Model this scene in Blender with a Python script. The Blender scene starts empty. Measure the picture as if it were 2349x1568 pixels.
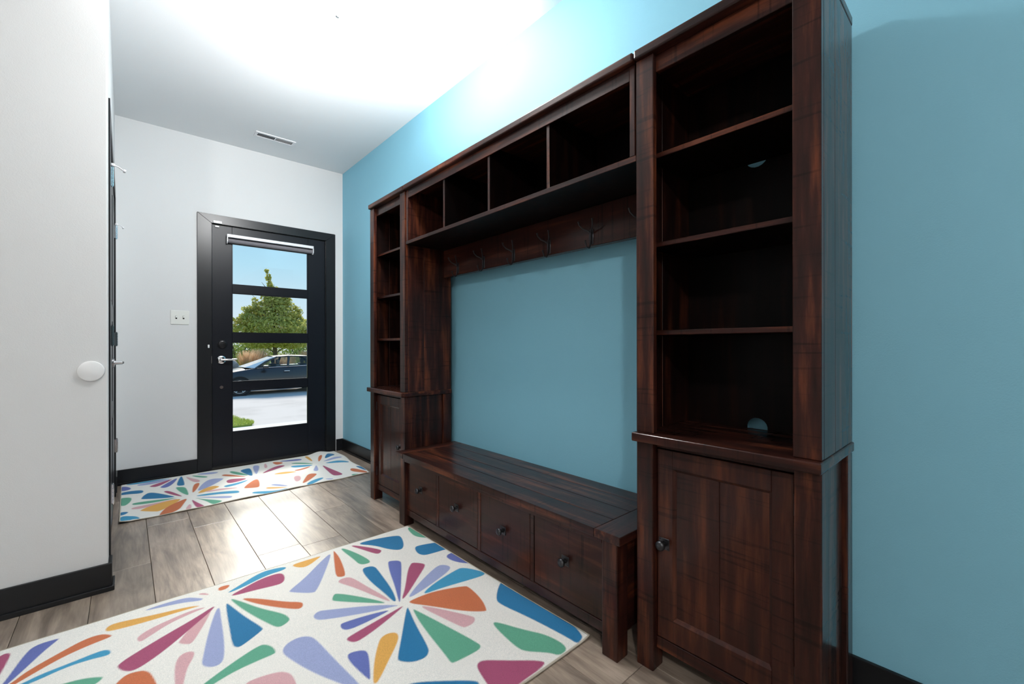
import bpy, bmesh, math, random
import numpy as np
from mathutils import Vector, Matrix

random.seed(7)
S = bpy.context.scene
COL = S.collection
PI = math.pi

# ------------------------------------------------------------------ camera
YAW, ROLL, CH = 0.72862, -0.0014, 1.05
cd = bpy.data.cameras.new('camera')
cam = bpy.data.objects.new('camera', cd)
COL.objects.link(cam)
fw = Vector((math.sin(YAW), math.cos(YAW), 0))
r0 = Vector((math.cos(YAW), -math.sin(YAW), 0))
u0 = Vector((0, 0, 1))
rr = r0 * math.cos(ROLL) + u0 * math.sin(ROLL)
uu = -r0 * math.sin(ROLL) + u0 * math.cos(ROLL)
mw = Matrix((( rr.x, uu.x, -fw.x, 0), (rr.y, uu.y, -fw.y, 0), (rr.z, uu.z, -fw.z, CH), (0, 0, 0, 1)))
cam.matrix_world = mw
cd.sensor_fit = 'HORIZONTAL'
cd.sensor_width = 36.0
cd.lens = 36.0 * 993.8 / 2349
cd.shift_y = 8.5 / 2349
cd.clip_start = 0.02
cd.clip_end = 400
S.camera = cam

# ------------------------------------------------------------------ world, sun, exposure
W = bpy.data.worlds.new('sky')
S.world = W
W.use_nodes = True
wt = W.node_tree
wt.nodes.clear()
wo = wt.nodes.new('ShaderNodeOutputWorld')
wb = wt.nodes.new('ShaderNodeBackground')
tc = wt.nodes.new('ShaderNodeTexCoord')
sx = wt.nodes.new('ShaderNodeSeparateXYZ')
rp = wt.nodes.new('ShaderNodeValToRGB')
wt.links.new(tc.outputs['Generated'], sx.inputs[0])
wt.links.new(sx.outputs['Z'], rp.inputs[0])
wt.links.new(rp.outputs[0], wb.inputs[0])
wt.links.new(wb.outputs[0], wo.inputs[0])
e = rp.color_ramp.elements
e[0].position = 0.0
e[0].color = (0.80, 0.90, 0.97, 1)
e[1].position = 1.0
e[1].color = (0.12, 0.32, 0.70, 1)
for pos, c in ((0.06, (0.72, 0.88, 0.98)), (0.16, (0.50, 0.80, 0.97)), (0.30, (0.33, 0.66, 0.93))):
    n = rp.color_ramp.elements.new(pos)
    n.color = (*c, 1)
wb.inputs[1].default_value = 0.90

sd = bpy.data.lights.new('sun', 'SUN')
sun = bpy.data.objects.new('sun', sd)
COL.objects.link(sun)
SUN_DIR = Vector((-0.36, -1.42, -1.10))
sun.rotation_euler = SUN_DIR.to_track_quat('-Z', 'Y').to_euler()
sd.energy = 5.0
sd.angle = math.radians(19.0)
sd.color = (1.0, 0.94, 0.84)

# the photographer's flash, bounced off the ceiling
fd = bpy.data.lights.new('bounce_flash', 'SPOT')
flash = bpy.data.objects.new('bounce_flash', fd)
COL.objects.link(flash)
flash.location = (0.95, 1.60, 1.80)
flash.rotation_euler = (Vector((0.90, 2.10, 2.79)) - flash.location).to_track_quat('-Z', 'Y').to_euler()
fd.energy = 215
fd.spot_size = math.radians(104)
fd.spot_blend = 1.0
fd.shadow_soft_size = 0.06
fd.color = (0.98, 0.99, 1.0)

# added fill spot with no body, brightens the entrance wall
gd = bpy.data.lights.new('hall_fill', 'SPOT')
hall = bpy.data.objects.new('hall_fill', gd)
COL.objects.link(hall)
hall.location = (0.80, 2.30, 2.60)
hall.rotation_euler = (Vector((0.55, 4.42, 1.2)) - hall.location).to_track_quat('-Z', 'Y').to_euler()
gd.energy = 88
gd.spot_size = math.radians(120)
gd.spot_blend = 1.0
gd.shadow_soft_size = 0.20
gd.color = (0.97, 0.99, 1.0)

S.view_settings.view_transform = 'Standard'
S.view_settings.look = 'None'
S.view_settings.gamma = 1
S.view_settings.exposure = 0.17
S.view_settings.use_curve_mapping = False
LAMP_POWER = 205       # radiance of the glass globe of the hall light
LAMP_FILL = 540        # radiance of the fill globe added behind the camera

# ------------------------------------------------------------------ material helpers
def new_mat(name):
    m = bpy.data.materials.new(name)
    m.use_nodes = True
    nt = m.node_tree
    b = nt.nodes['Principled BSDF']
    return m, nt, b

def simple(name, col, rough=0.5, metal=0.0, spec=0.5, coat=0.0, coat_r=0.1, bump=None):
    m, nt, b = new_mat(name)
    b.inputs['Base Color'].default_value = (*col, 1)
    b.inputs['Roughness'].default_value = rough
    b.inputs['Metallic'].default_value = metal
    b.inputs['Specular IOR Level'].default_value = spec
    b.inputs['Coat Weight'].default_value = coat
    b.inputs['Coat Roughness'].default_value = coat_r
    if bump:
        sc, st = bump
        t = nt.nodes.new('ShaderNodeTexCoord')
        n = nt.nodes.new('ShaderNodeTexNoise')
        n.inputs['Scale'].default_value = sc
        n.inputs['Detail'].default_value = 3
        nt.links.new(t.outputs['Object'], n.inputs['Vector'])
        bp = nt.nodes.new('ShaderNodeBump')
        bp.inputs['Strength'].default_value = st
        bp.inputs['Distance'].default_value = 0.002
        nt.links.new(n.outputs[0], bp.inputs['Height'])
        nt.links.new(bp.outputs[0], b.inputs['Normal'])
    return m

def mixrgb(nt, fac, a, b, mode='MIX'):
    n = nt.nodes.new('ShaderNodeMix')
    n.data_type = 'RGBA'
    n.blend_type = mode
    for s, v in ((0, fac), (6, a), (7, b)):
        if hasattr(v, 'is_output'):
            nt.links.new(v, n.inputs[s])
        else:
            n.inputs[s].default_value = v if s == 0 else (*v, 1)
    return n.outputs[2]

def dark_wood(name, scale, seed, k_=1.0, gloss=1.0, spread=0.0):
    """dark stained wood, grain stretched along the axis whose scale is small; saw marks run across"""
    m, nt, b = new_mat(name)
    L = nt.links.new
    t = nt.nodes.new('ShaderNodeTexCoord')
    oi = nt.nodes.new('ShaderNodeObjectInfo')
    ad = nt.nodes.new('ShaderNodeVectorMath'); ad.operation = 'ADD'
    L(t.outputs['Object'], ad.inputs[0]); L(oi.outputs['Random'], ad.inputs[1])
    mp = nt.nodes.new('ShaderNodeMapping')
    mp.inputs['Scale'].default_value = scale
    mp.inputs['Location'].default_value = (seed, seed * 2, seed * 3)
    L(ad.outputs[0], mp.inputs[0])
    n1 = nt.nodes.new('ShaderNodeTexNoise')
    n1.inputs['Scale'].default_value = 1.6; n1.inputs['Detail'].default_value = 7; n1.inputs['Roughness'].default_value = 0.58
    L(mp.outputs[0], n1.inputs['Vector'])
    cr = nt.nodes.new('ShaderNodeValToRGB')
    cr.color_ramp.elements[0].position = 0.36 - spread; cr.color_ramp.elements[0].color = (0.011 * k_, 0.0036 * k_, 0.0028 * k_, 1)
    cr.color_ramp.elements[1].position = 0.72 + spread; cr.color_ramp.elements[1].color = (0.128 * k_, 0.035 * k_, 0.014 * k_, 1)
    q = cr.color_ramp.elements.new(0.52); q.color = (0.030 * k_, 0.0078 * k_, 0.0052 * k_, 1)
    L(n1.outputs[0], cr.inputs[0])
    # saw marks across the grain
    mp2 = nt.nodes.new('ShaderNodeMapping')
    inv = [60.0 if s < 4 else 3.0 for s in scale]
    mp2.inputs['Scale'].default_value = inv
    L(ad.outputs[0], mp2.inputs[0])
    n2 = nt.nodes.new('ShaderNodeTexNoise')
    n2.inputs['Scale'].default_value = 1.3; n2.inputs['Detail'].default_value = 2
    L(mp2.outputs[0], n2.inputs['Vector'])
    c2 = nt.nodes.new('ShaderNodeValToRGB')
    c2.color_ramp.elements[0].position = 0.30; c2.color_ramp.elements[0].color = (0.35, 0.32, 0.32, 1)
    c2.color_ramp.elements[1].position = 0.42; c2.color_ramp.elements[1].color = (1, 1, 1, 1)
    L(n2.outputs[0], c2.inputs[0])
    col = mixrgb(nt, 0.8, cr.outputs[0], c2.outputs[0], 'MULTIPLY')
    L(col, b.inputs['Base Color'])
    b.inputs['Roughness'].default_value = 0.5
    b.inputs['Specular IOR Level'].default_value = 0.12
    b.inputs['Coat Weight'].default_value = 0.8 * gloss
    b.inputs['Coat IOR'].default_value = 1.27
    b.inputs['Coat Roughness'].default_value = 0.16
    bp = nt.nodes.new('ShaderNodeBump')
    bp.inputs['Strength'].default_value = 0.25; bp.inputs['Distance'].default_value = 0.0008
    L(n1.outputs[0], bp.inputs['Height']); L(bp.outputs[0], b.inputs['Normal'])
    return m

WOOD_Z = dark_wood('dark_wood_upright', (16, 16, 1.6), 1.0)
WOOD_Y = dark_wood('dark_wood_lengthwise', (16, 1.6, 16), 5.0)
WOOD_X = dark_wood('dark_wood_crosswise', (1.6, 16, 16), 9.0)
WOOD_P = dark_wood('plain_dark_wood', (16, 16, 1.6), 13.0, 1.0, 1.0, 0.16)
WOOD_PY = dark_wood('plain_dark_wood_long', (16, 1.6, 16), 15.0, 1.05, 1.0, 0.2)
WOOD_SHADE = dark_wood('shade_black_wood', (16, 16, 1.6), 3.0, 0.10, 0.10)  # same wood with the interior shade put into a near-black colour
WOOD_HALF_SHADE = dark_wood('shade_dim_wood', (16, 16, 1.6), 4.0, 0.35, 0.15)  # same wood, darkened copy that paints shade on inner side faces
IRON = simple('dark_pewter', (0.055, 0.055, 0.06), 0.33, 0.9)
CHROME = simple('chrome', (0.75, 0.75, 0.77), 0.12, 1.0)
BLACK = simple('black_door_paint', (0.0055, 0.0065, 0.010), 0.34, 0, 0.22, bump=(300, 0.08))
BLACK_TRIM = simple('black_trim_paint', (0.008, 0.0085, 0.010), 0.30, 0, 0.3)
WHITE_PLASTIC = simple('white_plastic', (0.78, 0.78, 0.78), 0.35)
WHITE_METAL = simple('white_metal', (0.80, 0.80, 0.82), 0.3)
GREY_PAINT = simple('grey_wall_paint', (0.67, 0.672, 0.672), 0.75, 0, 0.3, bump=(260, 0.25))
BLUE_PAINT = simple('blue_wall_paint', (0.220, 0.500, 0.635), 0.62, 0, 0.35, bump=(260, 0.25))
CEIL_PAINT = simple('ceiling_paint', (0.83, 0.84, 0.85), 0.85, 0, 0.2, bump=(200, 0.2))
RUBBER = simple('black_rubber', (0.01, 0.01, 0.01), 0.6)
DARK = simple('dark_gap', (0.004, 0.004, 0.004), 0.8)

# ------------------------------------------------------------------ geometry helpers
def bm_box(bm, x0, x1, y0, y1, z0, z1, bev=0.0, seg=1):
    x0, x1 = sorted((x0, x1)); y0, y1 = sorted((y0, y1)); z0, z1 = sorted((z0, z1))
    vs = [bm.verts.new(p) for p in ((x0, y0, z0), (x1, y0, z0), (x1, y1, z0), (x0, y1, z0), (x0, y0, z1), (x1, y0, z1), (x1, y1, z1), (x0, y1, z1))]
    fs = [bm.faces.new([vs[i] for i in f]) for f in ((0, 3, 2, 1), (4, 5, 6, 7), (0, 1, 5, 4), (1, 2, 6, 5), (2, 3, 7, 6), (3, 0, 4, 7))]
    if bev > 0:
        es = list({ed for f in fs for ed in f.edges})
        bmesh.ops.bevel(bm, geom=es, offset=bev, segments=seg, affect='EDGES', profile=0.5)

def bm_cyl(bm, a, b, r1, r2=None, n=16, cap=True):
    a = Vector(a); b = Vector(b); r2 = r1 if r2 is None else r2
    d = (b - a).normalized()
    t = Vector((0, 0, 1)) if abs(d.z) < 0.9 else Vector((1, 0, 0))
    u = d.cross(t).normalized(); v = d.cross(u)
    A = [bm.verts.new(a + (u * math.cos(2 * PI * i / n) + v * math.sin(2 * PI * i / n)) * r1) for i in range(n)]
    B = [bm.verts.new(b + (u * math.cos(2 * PI * i / n) + v * math.sin(2 * PI * i / n)) * r2) for i in range(n)]
    for i in range(n):
        bm.faces.new((A[i], A[(i + 1) % n], B[(i + 1) % n], B[i]))
    if cap:
        bm.faces.new(A[::-1]); bm.faces.new(B)

def bm_lathe(bm, c, axis, prof, n=20):
    """prof: list of (distance along axis, radius)"""
    c = Vector(c); d = Vector(axis).normalized()
    t = Vector((0, 0, 1)) if abs(d.z) < 0.9 else Vector((1, 0, 0))
    u = d.cross(t).normalized(); v = d.cross(u)
    rings = []
    for h, r in prof:
        if r < 1e-6:
            rings.append([bm.verts.new(c + d * h)])
        else:
            rings.append([bm.verts.new(c + d * h + (u * math.cos(2 * PI * i / n) + v * math.sin(2 * PI * i / n)) * r) for i in range(n)])
    for A, B in zip(rings, rings[1:]):
        for i in range(n):
            j = (i + 1) % n
            if len(A) == 1 and len(B) == 1: continue
            if len(A) == 1: bm.faces.new((A[0], B[j], B[i]))
            elif len(B) == 1: bm.faces.new((A[i], A[j], B[0]))
            else: bm.faces.new((A[i], A[j], B[j], B[i]))

def bm_tube(bm, pts, r, n=8):
    """swept tube; r a number or a list"""
    pts = [Vector(p) for p in pts]
    rs = r if isinstance(r, (list, tuple)) else [r] * len(pts)
    prev = None; rings = []
    for i, p in enumerate(pts):
        d = (pts[min(i + 1, len(pts) - 1)] - pts[max(i - 1, 0)]).normalized()
        if prev is None:
            t = Vector((0, 0, 1)) if abs(d.z) < 0.9 else Vector((1, 0, 0))
            u = d.cross(t).normalized()
        else:
            u = (prev - d * prev.dot(d)).normalized()
        prev = u; v = d.cross(u)
        rings.append([bm.verts.new(p + (u * math.cos(2 * PI * k / n) + v * math.sin(2 * PI * k / n)) * rs[i]) for k in range(n)])
    for A, B in zip(rings, rings[1:]):
        for k in range(n):
            bm.faces.new((A[k], A[(k + 1) % n], B[(k + 1) % n], B[k]))
    bm.faces.new(rings[0][::-1]); bm.faces.new(rings[-1])

def link_mesh(name, me, mat, parent=None):
    o = bpy.data.objects.new(name, me)
    COL.objects.link(o)
    for m in (mat if isinstance(mat, (list, tuple)) else [mat]):
        me.materials.append(m)
    if parent is not None:
        o.parent = parent
    return o

def obj(name, fn, mat, parent=None, smooth=False, origin=None):
    """fn(bm) builds in world metres; mesh is stored relative to its thing's base"""
    bm = bmesh.new()
    fn(bm)
    bmesh.ops.recalc_face_normals(bm, faces=bm.faces)
    base = Vector((0, 0, 0))
    r = parent
    while r is not None:
        base += r.location
        r = r.parent
    own = Vector(origin) if origin is not None else None
    off = own if own is not None else base
    bmesh.ops.translate(bm, verts=bm.verts, vec=-off)
    me = bpy.data.meshes.new(name)
    bm.to_mesh(me); bm.free()
    if smooth:
        me.polygons.foreach_set('use_smooth', [True] * len(me.polygons))
        me.update()
    o = link_mesh(name, me, mat, parent)
    if own is not None:
        o.location = own - base
    if smooth:
        try:
            me.set_sharp_from_angle(angle=math.radians(40))
        except Exception:
            pass
    return o

def box(name, x0, x1, y0, y1, z0, z1, mat, parent=None, bev=0.0015, seg=1):
    return obj(name, lambda bm: bm_box(bm, x0, x1, y0, y1, z0, z1, bev, seg), mat, parent)

def shade_faces(o, other, test):
    """give the faces picked by test(normal) the second material"""
    o.data.materials.append(other)
    for p in o.data.polygons:
        if test(p.normal): p.material_index = 1
    return o

def struct(o):
    o['kind'] = 'structure'
    return o

def tag(o, label, cat, group=None):
    o['label'] = label; o['category'] = cat
    if group: o['group'] = group
    return o

def thing(name, loc, label, cat, group=None):
    o = bpy.data.objects.new(name, None)
    o.empty_display_size = 0.1
    COL.objects.link(o)
    o.location = loc
    return tag(o, label, cat, group)

# ================================================================== the room
WX, WY, CZ = 1.645, 4.42, 2.79        # blue wall, door wall, ceiling
LX, NY = -0.056, 2.56                 # corner of the closet block on the left
struct(box('ceiling', -3.2, WX + 0.15, -2.6, WY + 0.2, CZ, CZ + 0.1, CEIL_PAINT, bev=0))
struct(box('wall_right', WX, WX + 0.15, -2.6, WY + 0.2, -0.03, CZ, BLUE_PAINT, bev=0))
struct(box('wall_back', -3.2, WX + 0.15, -2.75, -2.6, -0.03, CZ, GREY_PAINT, bev=0))
struct(box('wall_side', -3.35, -3.2, -2.75, NY + 0.1, -0.03, CZ, GREY_PAINT, bev=0))

DX0, DX1, DZ1 = 0.548, 1.471, 2.082   # entrance door slab
def front_wall(bm):
    bm_box(bm, -3.2, DX0 - 0.012, WY, WY + 0.14, -0.03, CZ)
    bm_box(bm, DX1 + 0.012, WX, WY, WY + 0.14, -0.03, CZ)
    bm_box(bm, DX0 - 0.012, DX1 + 0.012, WY, WY + 0.14, DZ1 + 0.012, CZ)
struct(obj('wall_front', front_wall, GREY_PAINT))

CY0, CY1, CZ1 = 2.76, 4.09, 2.08      # closet double door opening
def closet_wall(bm):
    bm_box(bm, -3.2, LX, NY, NY + 0.12, -0.03, CZ, 0.006, 2)
    bm_box(bm, LX - 0.12, LX - 0.002, NY + 0.12, CY0 - 0.01, -0.03, CZ)
    bm_box(bm, LX - 0.12, LX - 0.002, CY1 + 0.01, WY, -0.03, CZ)
    bm_box(bm, LX - 0.12, LX - 0.002, CY0 - 0.01, CY1 + 0.01, CZ1 + 0.01, CZ)
struct(obj('wall_left', closet_wall, GREY_PAINT))

# ---- plank floor
def floor_mat():
    m, nt, b = new_mat('weathered_oak_planks')
    L = nt.links.new
    t = nt.nodes.new('ShaderNodeTexCoord'); oi = nt.nodes.new('ShaderNodeObjectInfo')
    mul = nt.nodes.new('ShaderNodeMath'); mul.operation = 'MULTIPLY'; mul.inputs[1].default_value = 37.0
    L(oi.outputs['Random'], mul.inputs[0])
    ad = nt.nodes.new('ShaderNodeVectorMath'); ad.operation = 'ADD'
    L(t.outputs['Object'], ad.inputs[0]); L(mul.outputs[0], ad.inputs[1])
    mp = nt.nodes.new('ShaderNodeMapping'); mp.inputs['Scale'].default_value = (11, 1.5, 1)
    L(ad.outputs[0], mp.inputs[0])
    n1 = nt.nodes.new('ShaderNodeTexNoise'); n1.inputs['Scale'].default_value = 1.4; n1.inputs['Detail'].default_value = 8
    n1.inputs['Roughness'].default_value = 0.6; n1.inputs['Distortion'].default_value = 1.2
    L(mp.outputs[0], n1.inputs['Vector'])
    mp2 = nt.nodes.new('ShaderNodeMapping'); mp2.inputs['Scale'].default_value = (70, 5, 1)
    L(ad.outputs[0], mp2.inputs[0])
    n2 = nt.nodes.new('ShaderNodeTexNoise'); n2.inputs['Scale'].default_value = 2.0; n2.inputs['Detail'].default_value = 4
    L(mp2.outputs[0], n2.inputs['Vector'])
    mp3 = nt.nodes.new('ShaderNodeMapping'); mp3.inputs['Scale'].default_value = (4, 2.2, 1)
    L(ad.outputs[0], mp3.inputs[0])
    n3 = nt.nodes.new('ShaderNodeTexNoise'); n3.inputs['Scale'].default_value = 1.3; n3.inputs['Detail'].default_value = 3
    L(mp3.outputs[0], n3.inputs['Vector'])
    cr = nt.nodes.new('ShaderNodeValToRGB')
    cr.color_ramp.elements[0].position = 0.30; cr.color_ramp.elements[0].color = (0.16, 0.120, 0.096, 1)
    cr.color_ramp.elements[1].position = 0.68; cr.color_ramp.elements[1].color = (0.49, 0.39, 0.305, 1)
    q = cr.color_ramp.elements.new(0.48); q.color = (0.345, 0.264, 0.200, 1)
    L(n1.outputs[0], cr.inputs[0])
    c3 = nt.nodes.new('ShaderNodeValToRGB')
    c3.color_ramp.elements[0].position = 0.30; c3.color_ramp.elements[0].color = (0.62, 0.62, 0.64, 1)
    c3.color_ramp.elements[1].position = 0.60; c3.color_ramp.elements[1].color = (1, 1, 1, 1)
    L(n3.outputs[0], c3.inputs[0])
    c2 = nt.nodes.new('ShaderNodeValToRGB')
    c2.color_ramp.elements[0].position = 0.30; c2.color_ramp.elements[0].color = (0.78, 0.76, 0.75, 1)
    c2.color_ramp.elements[1].position = 0.62; c2.color_ramp.elements[1].color = (1.0, 1.0, 1.0, 1)
    L(n2.outputs[0], c2.inputs[0])
    a = mixrgb(nt, 1.0, cr.outputs[0], c2.outputs[0], 'MULTIPLY')
    a = mixrgb(nt, 1.0, a, c3.outputs[0], 'MULTIPLY')
    hs = nt.nodes.new('ShaderNodeHueSaturation'); hs.inputs['Saturation'].default_value = 0.9
    mr = nt.nodes.new('ShaderNodeMapRange'); mr.inputs[3].default_value = 0.82; mr.inputs[4].default_value = 1.2
    L(oi.outputs['Random'], mr.inputs[0]); L(mr.outputs[0], hs.inputs['Value']); L(a, hs.inputs['Color'])
    L(hs.outputs[0], b.inputs['Base Color'])
    b.inputs['Roughness'].default_value = 0.33
    b.inputs['Specular IOR Level'].default_value = 1.0
    bp = nt.nodes.new('ShaderNodeBump'); bp.inputs['Strength'].default_value = 0.2; bp.inputs['Distance'].default_value = 0.0006
    L(n2.outputs[0], bp.inputs['Height']); L(bp.outputs[0], b.inputs['Normal'])
    return m
FLOOR = floor_mat()
floor = struct(box('floor', -3.2, WX + 0.15, -2.6, WY + 0.14, -0.06, -0.012, DARK, bev=0))
mesh_cache = {}
def plank(x0, x1, y0, y1):
    key = (round(x1 - x0, 3), round(y1 - y0, 3))
    if key not in mesh_cache:
        bm = bmesh.new()
        bm_box(bm, 0.0008, key[0] - 0.0008, 0.0008, key[1] - 0.0008, -0.0119, 0.0, 0.0012)
        me = bpy.data.meshes.new('plank'); bm.to_mesh(me); bm.free(); me.materials.append(FLOOR)
        mesh_cache[key] = me
    o = bpy.data.objects.new('plank', mesh_cache[key])
    COL.objects.link(o); o.parent = floor; o.location = (x0, y0, 0)
known = {-1: 2.74, 0: 3.295, 1: 3.095, 2: 2.468, 3: 3.65, 4: 2.875, 5: 3.218, 6: 2.60, 7: 3.4}
PL = 1.22
for k in range(-16, 8):
    x0 = 0.092 + 0.2 * k; x1 = x0 + 0.2
    x0 = max(x0, -3.2); x1 = min(x1, WX)
    if x1 - x0 < 0.02: continue
    ymax = WY + 0.02 if x1 > LX else NY
    j = known.get(k, 2.3 + (k * 0.437) % 1.22)
    cuts = [j]
    while cuts[-1] < ymax: cuts.append(cuts[-1] + PL)
    while cuts[0] > -2.6: cuts.insert(0, cuts[0] - PL)
    for a, b in zip(cuts, cuts[1:]):
        a = max(a, -2.6); b = min(b, ymax)
        if b - a > 0.02: plank(x0, x1, a, b)

# ---- baseboards (board + shoe moulding)
def bb(name, boxes):
    def f(bm):
        for b_ in boxes: bm_box(bm, *b_, 0.002)
    return struct(obj(name, f, BLACK_TRIM))
BH = 0.115
bb('baseboard_right', [(WX - 0.013, WX, -2.6, WY, 0, BH), (WX - 0.024, WX - 0.013, -2.6, WY - 0.013, 0, 0.018)])
bb('baseboard_front', [(DX1 + 0.105, WX - 0.013, WY - 0.013, WY, 0, BH), (LX, DX0 - 0.105, WY - 0.013, WY, 0, BH), (LX, DX0 - 0.105, WY - 0.024, WY - 0.013, 0, 0.018)])
bb('baseboard_left', [(-3.2, LX + 0.012, NY - 0.013, NY, 0, BH), (-3.2, LX + 0.020, NY - 0.025, NY - 0.013, 0, 0.02),
                      (LX, LX + 0.012, NY, CY0 - 0.11, 0, BH), (LX + 0.012, LX + 0.020, NY - 0.013, CY0 - 0.11, 0, 0.02)])
bb('baseboard_side', [(LX - 0.002, LX + 0.011, CY1 + 0.11, WY - 0.013, 0, BH)])

# ---- casing of the entrance door and of the closet door
def mitred(bm, x0, x1, z1, w, y0, y1):
    """three mitred boards in the XZ plane"""
    def prism(poly):
        A = [bm.verts.new((x, y0, z)) for x, z in poly]; B = [bm.verts.new((x, y1, z)) for x, z in poly]
        bm.faces.new(A); bm.faces.new(B[::-1])
        for i in range(len(poly)):
            j = (i + 1) % len(poly); bm.faces.new((A[i], B[i], B[j], A[j]))
    return prism
trim1 = bpy.data.objects.new('trim_1', None); COL.objects.link(trim1); trim1.location = (1.0, WY, 0); struct(trim1)
TX0, TX1, TZ1 = 0.444, 1.567, 2.163
IX0, IX1, IZ1 = 0.541, 1.478, 2.088
g = 0.0007
for nm, poly in (('casing_board', [(TX0, 0), (IX0, 0), (IX0, IZ1 - g), (TX0, TZ1 - g)]),
                 ('casing_board', [(TX1, 0), (IX1, 0), (IX1, IZ1 - g), (TX1, TZ1 - g)]),
                 ('casing_board', [(TX0 + g, TZ1), (IX0 + g, IZ1), (IX1 - g, IZ1), (TX1 - g, TZ1)])):
    def f(bm, poly=poly):
        mitred(bm, 0, 0, 0, 0, WY - 0.014, WY)(poly)
        bmesh.ops.recalc_face_normals(bm, faces=bm.faces)
        bmesh.ops.bevel(bm, geom=list(bm.edges), offset=0.0012, segments=1, affect='EDGES')
    obj(nm, f, BLACK_TRIM, trim1)
def jamb(bm):
    bm_box(bm, IX0 - 0.008, DX0 - 0.002, WY, WY + 0.14, 0, IZ1 + 0.008)
    bm_box(bm, DX1 + 0.002, IX1 + 0.008, WY, WY + 0.14, 0, IZ1 + 0.008)
    bm_box(bm, IX0, IX1, WY, WY + 0.14, DZ1 + 0.003, IZ1 + 0.008)
    bm_box(bm, IX0, IX1, WY + 0.002, WY + 0.16, -0.02, 0.012)
obj('jamb', jamb, BLACK_TRIM, trim1)

trim2 = bpy.data.objects.new('trim_2', None); COL.objects.link(trim2); trim2.location = (LX, 3.4, 0); struct(trim2)
TXF = LX + 0.006
for b_ in ((LX - 0.002, TXF, CY0 - 0.105, CY0 - 0.004, 0, CZ1 + 0.085), (LX - 0.002, TXF, CY1 + 0.004, CY1 + 0.105, 0, CZ1 + 0.085),
           (LX - 0.002, TXF, CY0 - 0.003, CY1 + 0.003, CZ1 + 0.004, CZ1 + 0.085)):
    box('casing_board', *b_, BLACK_TRIM, trim2, bev=0.001)

# ---- entrance door: frame of stiles and rails with four panes
door1 = bpy.data.objects.new('door_1', None); COL.objects.link(door1); door1.location = (1.0, WY + 0.02, 0); struct(door1)
DY0, DY1 = WY + 0.004, WY + 0.046
GX0, GX1 = 0.692, 1.313
GZ = [(0.304, 0.660), (0.739, 1.083), (1.166, 1.510), (1.585, 1.940)]
box('stile', DX0, GX0, DY0, DY1, 0.016, DZ1, BLACK, door1, 0.002)
box('stile', GX1, DX1, DY0, DY1, 0.016, DZ1, BLACK, door1, 0.002)
zs = [0.016] + [z for p in GZ for z in p] + [DZ1]
for i in range(0, len(zs), 2):
    box('rail', GX0, GX1, DY0, DY1, zs[i], zs[i + 1], BLACK, door1, 0.0015)
def glass_mat():
    m = bpy.data.materials.new('clear_glass'); m.use_nodes = True
    nt = m.node_tree; nt.nodes.clear()
    o = nt.nodes.new('ShaderNodeOutputMaterial'); mx = nt.nodes.new('ShaderNodeMixShader')
    tr = nt.nodes.new('ShaderNodeBsdfTransparent'); gl = nt.nodes.new('ShaderNodeBsdfGlossy')
    tr.inputs[0].default_value = (0.97, 0.98, 0.98, 1)
    gl.inputs['Roughness'].default_value = 0.02
    fr = nt.nodes.new('ShaderNodeFresnel'); fr.inputs[0].default_value = 1.35
    nt.links.new(fr.outputs[0], mx.inputs[0]); nt.links.new(tr.outputs[0], mx.inputs[1]); nt.links.new(gl.outputs[0], mx.inputs[2])
    nt.links.new(mx.outputs[0], o.inputs[0])
    return m
GLASS = glass_mat()
for z0, z1 in GZ:
    box('glass_pane', GX0 - 0.004, GX1 + 0.004, WY + 0.023, WY + 0.027, z0 - 0.004, z1 + 0.004, GLASS, door1, 0)
    def bead(bm, z0=z0, z1=z1):
        w = 0.005
        for y0, y1 in ((DY0 + 0.004, DY0 + 0.016),):
            bm_box(bm, GX0, GX0 + w, y0, y1, z0, z1); bm_box(bm, GX1 - w, GX1, y0, y1, z0, z1)
            bm_box(bm, GX0 + w, GX1 - w, y0, y1, z0, z0 + w); bm_box(bm, GX0 + w, GX1 - w, y0, y1, z1 - w, z1)
    obj('glazing_bead', bead, BLACK, door1)
# lever set, deadbolt, small round button, hinges
hx, hz = 0.612, 0.934
lev = obj('door_handle', lambda bm: bm_lathe(bm, (hx, DY0, hz), (0, -1, 0), [(0, 0), (0, 0.034), (0.007, 0.034), (0.011, 0.029), (0.012, 0.013), (0.045, 0.011), (0.048, 0.0)], 28), CHROME, door1, True)
obj('lever', lambda bm: bm_tube(bm, [(hx - 0.006, DY0 - 0.043, hz), (hx + 0.02, DY0 - 0.046, hz + 0.001), (hx + 0.06, DY0 - 0.048, hz), (hx + 0.108, DY0 - 0.045, hz + 0.001)], [0.010, 0.0095, 0.008, 0.007], 10), CHROME, lev, True)
obj('deadbolt', lambda bm: bm_lathe(bm, (0.620, DY0, 1.067), (0, -1, 0), [(0, 0), (0, 0.036), (0.010, 0.036), (0.016, 0.030), (0.018, 0.020), (0.018, 0)], 28), simple('black_satin_metal', (0.02, 0.02, 0.022), 0.3, 0.6), door1, True)
obj('lock_button', lambda bm: bm_lathe(bm, (0.614, DY0, 0.698), (0, -1, 0), [(0, 0), (0, 0.013), (0.004, 0.013), (0.004, 0.008), (0.0015, 0.007), (0.0015, 0)], 20), simple('bronze_ring', (0.16, 0.13, 0.12), 0.35, 0.8), door1, True)
obj('strike_plate', lambda bm: (bm_box(bm, IX0 + 0.0005, IX0 + 0.0025, WY - 0.012, WY + 0.02, 0.905, 0.965)), simple('worn_steel', (0.35, 0.33, 0.32), 0.4, 0.9), door1)
obj('weather_strip', lambda bm: bm_box(bm, DX0, DX1, DY0 - 0.003, DY0 - 0.0005, 0.014, 0.026), RUBBER, door1)
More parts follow.
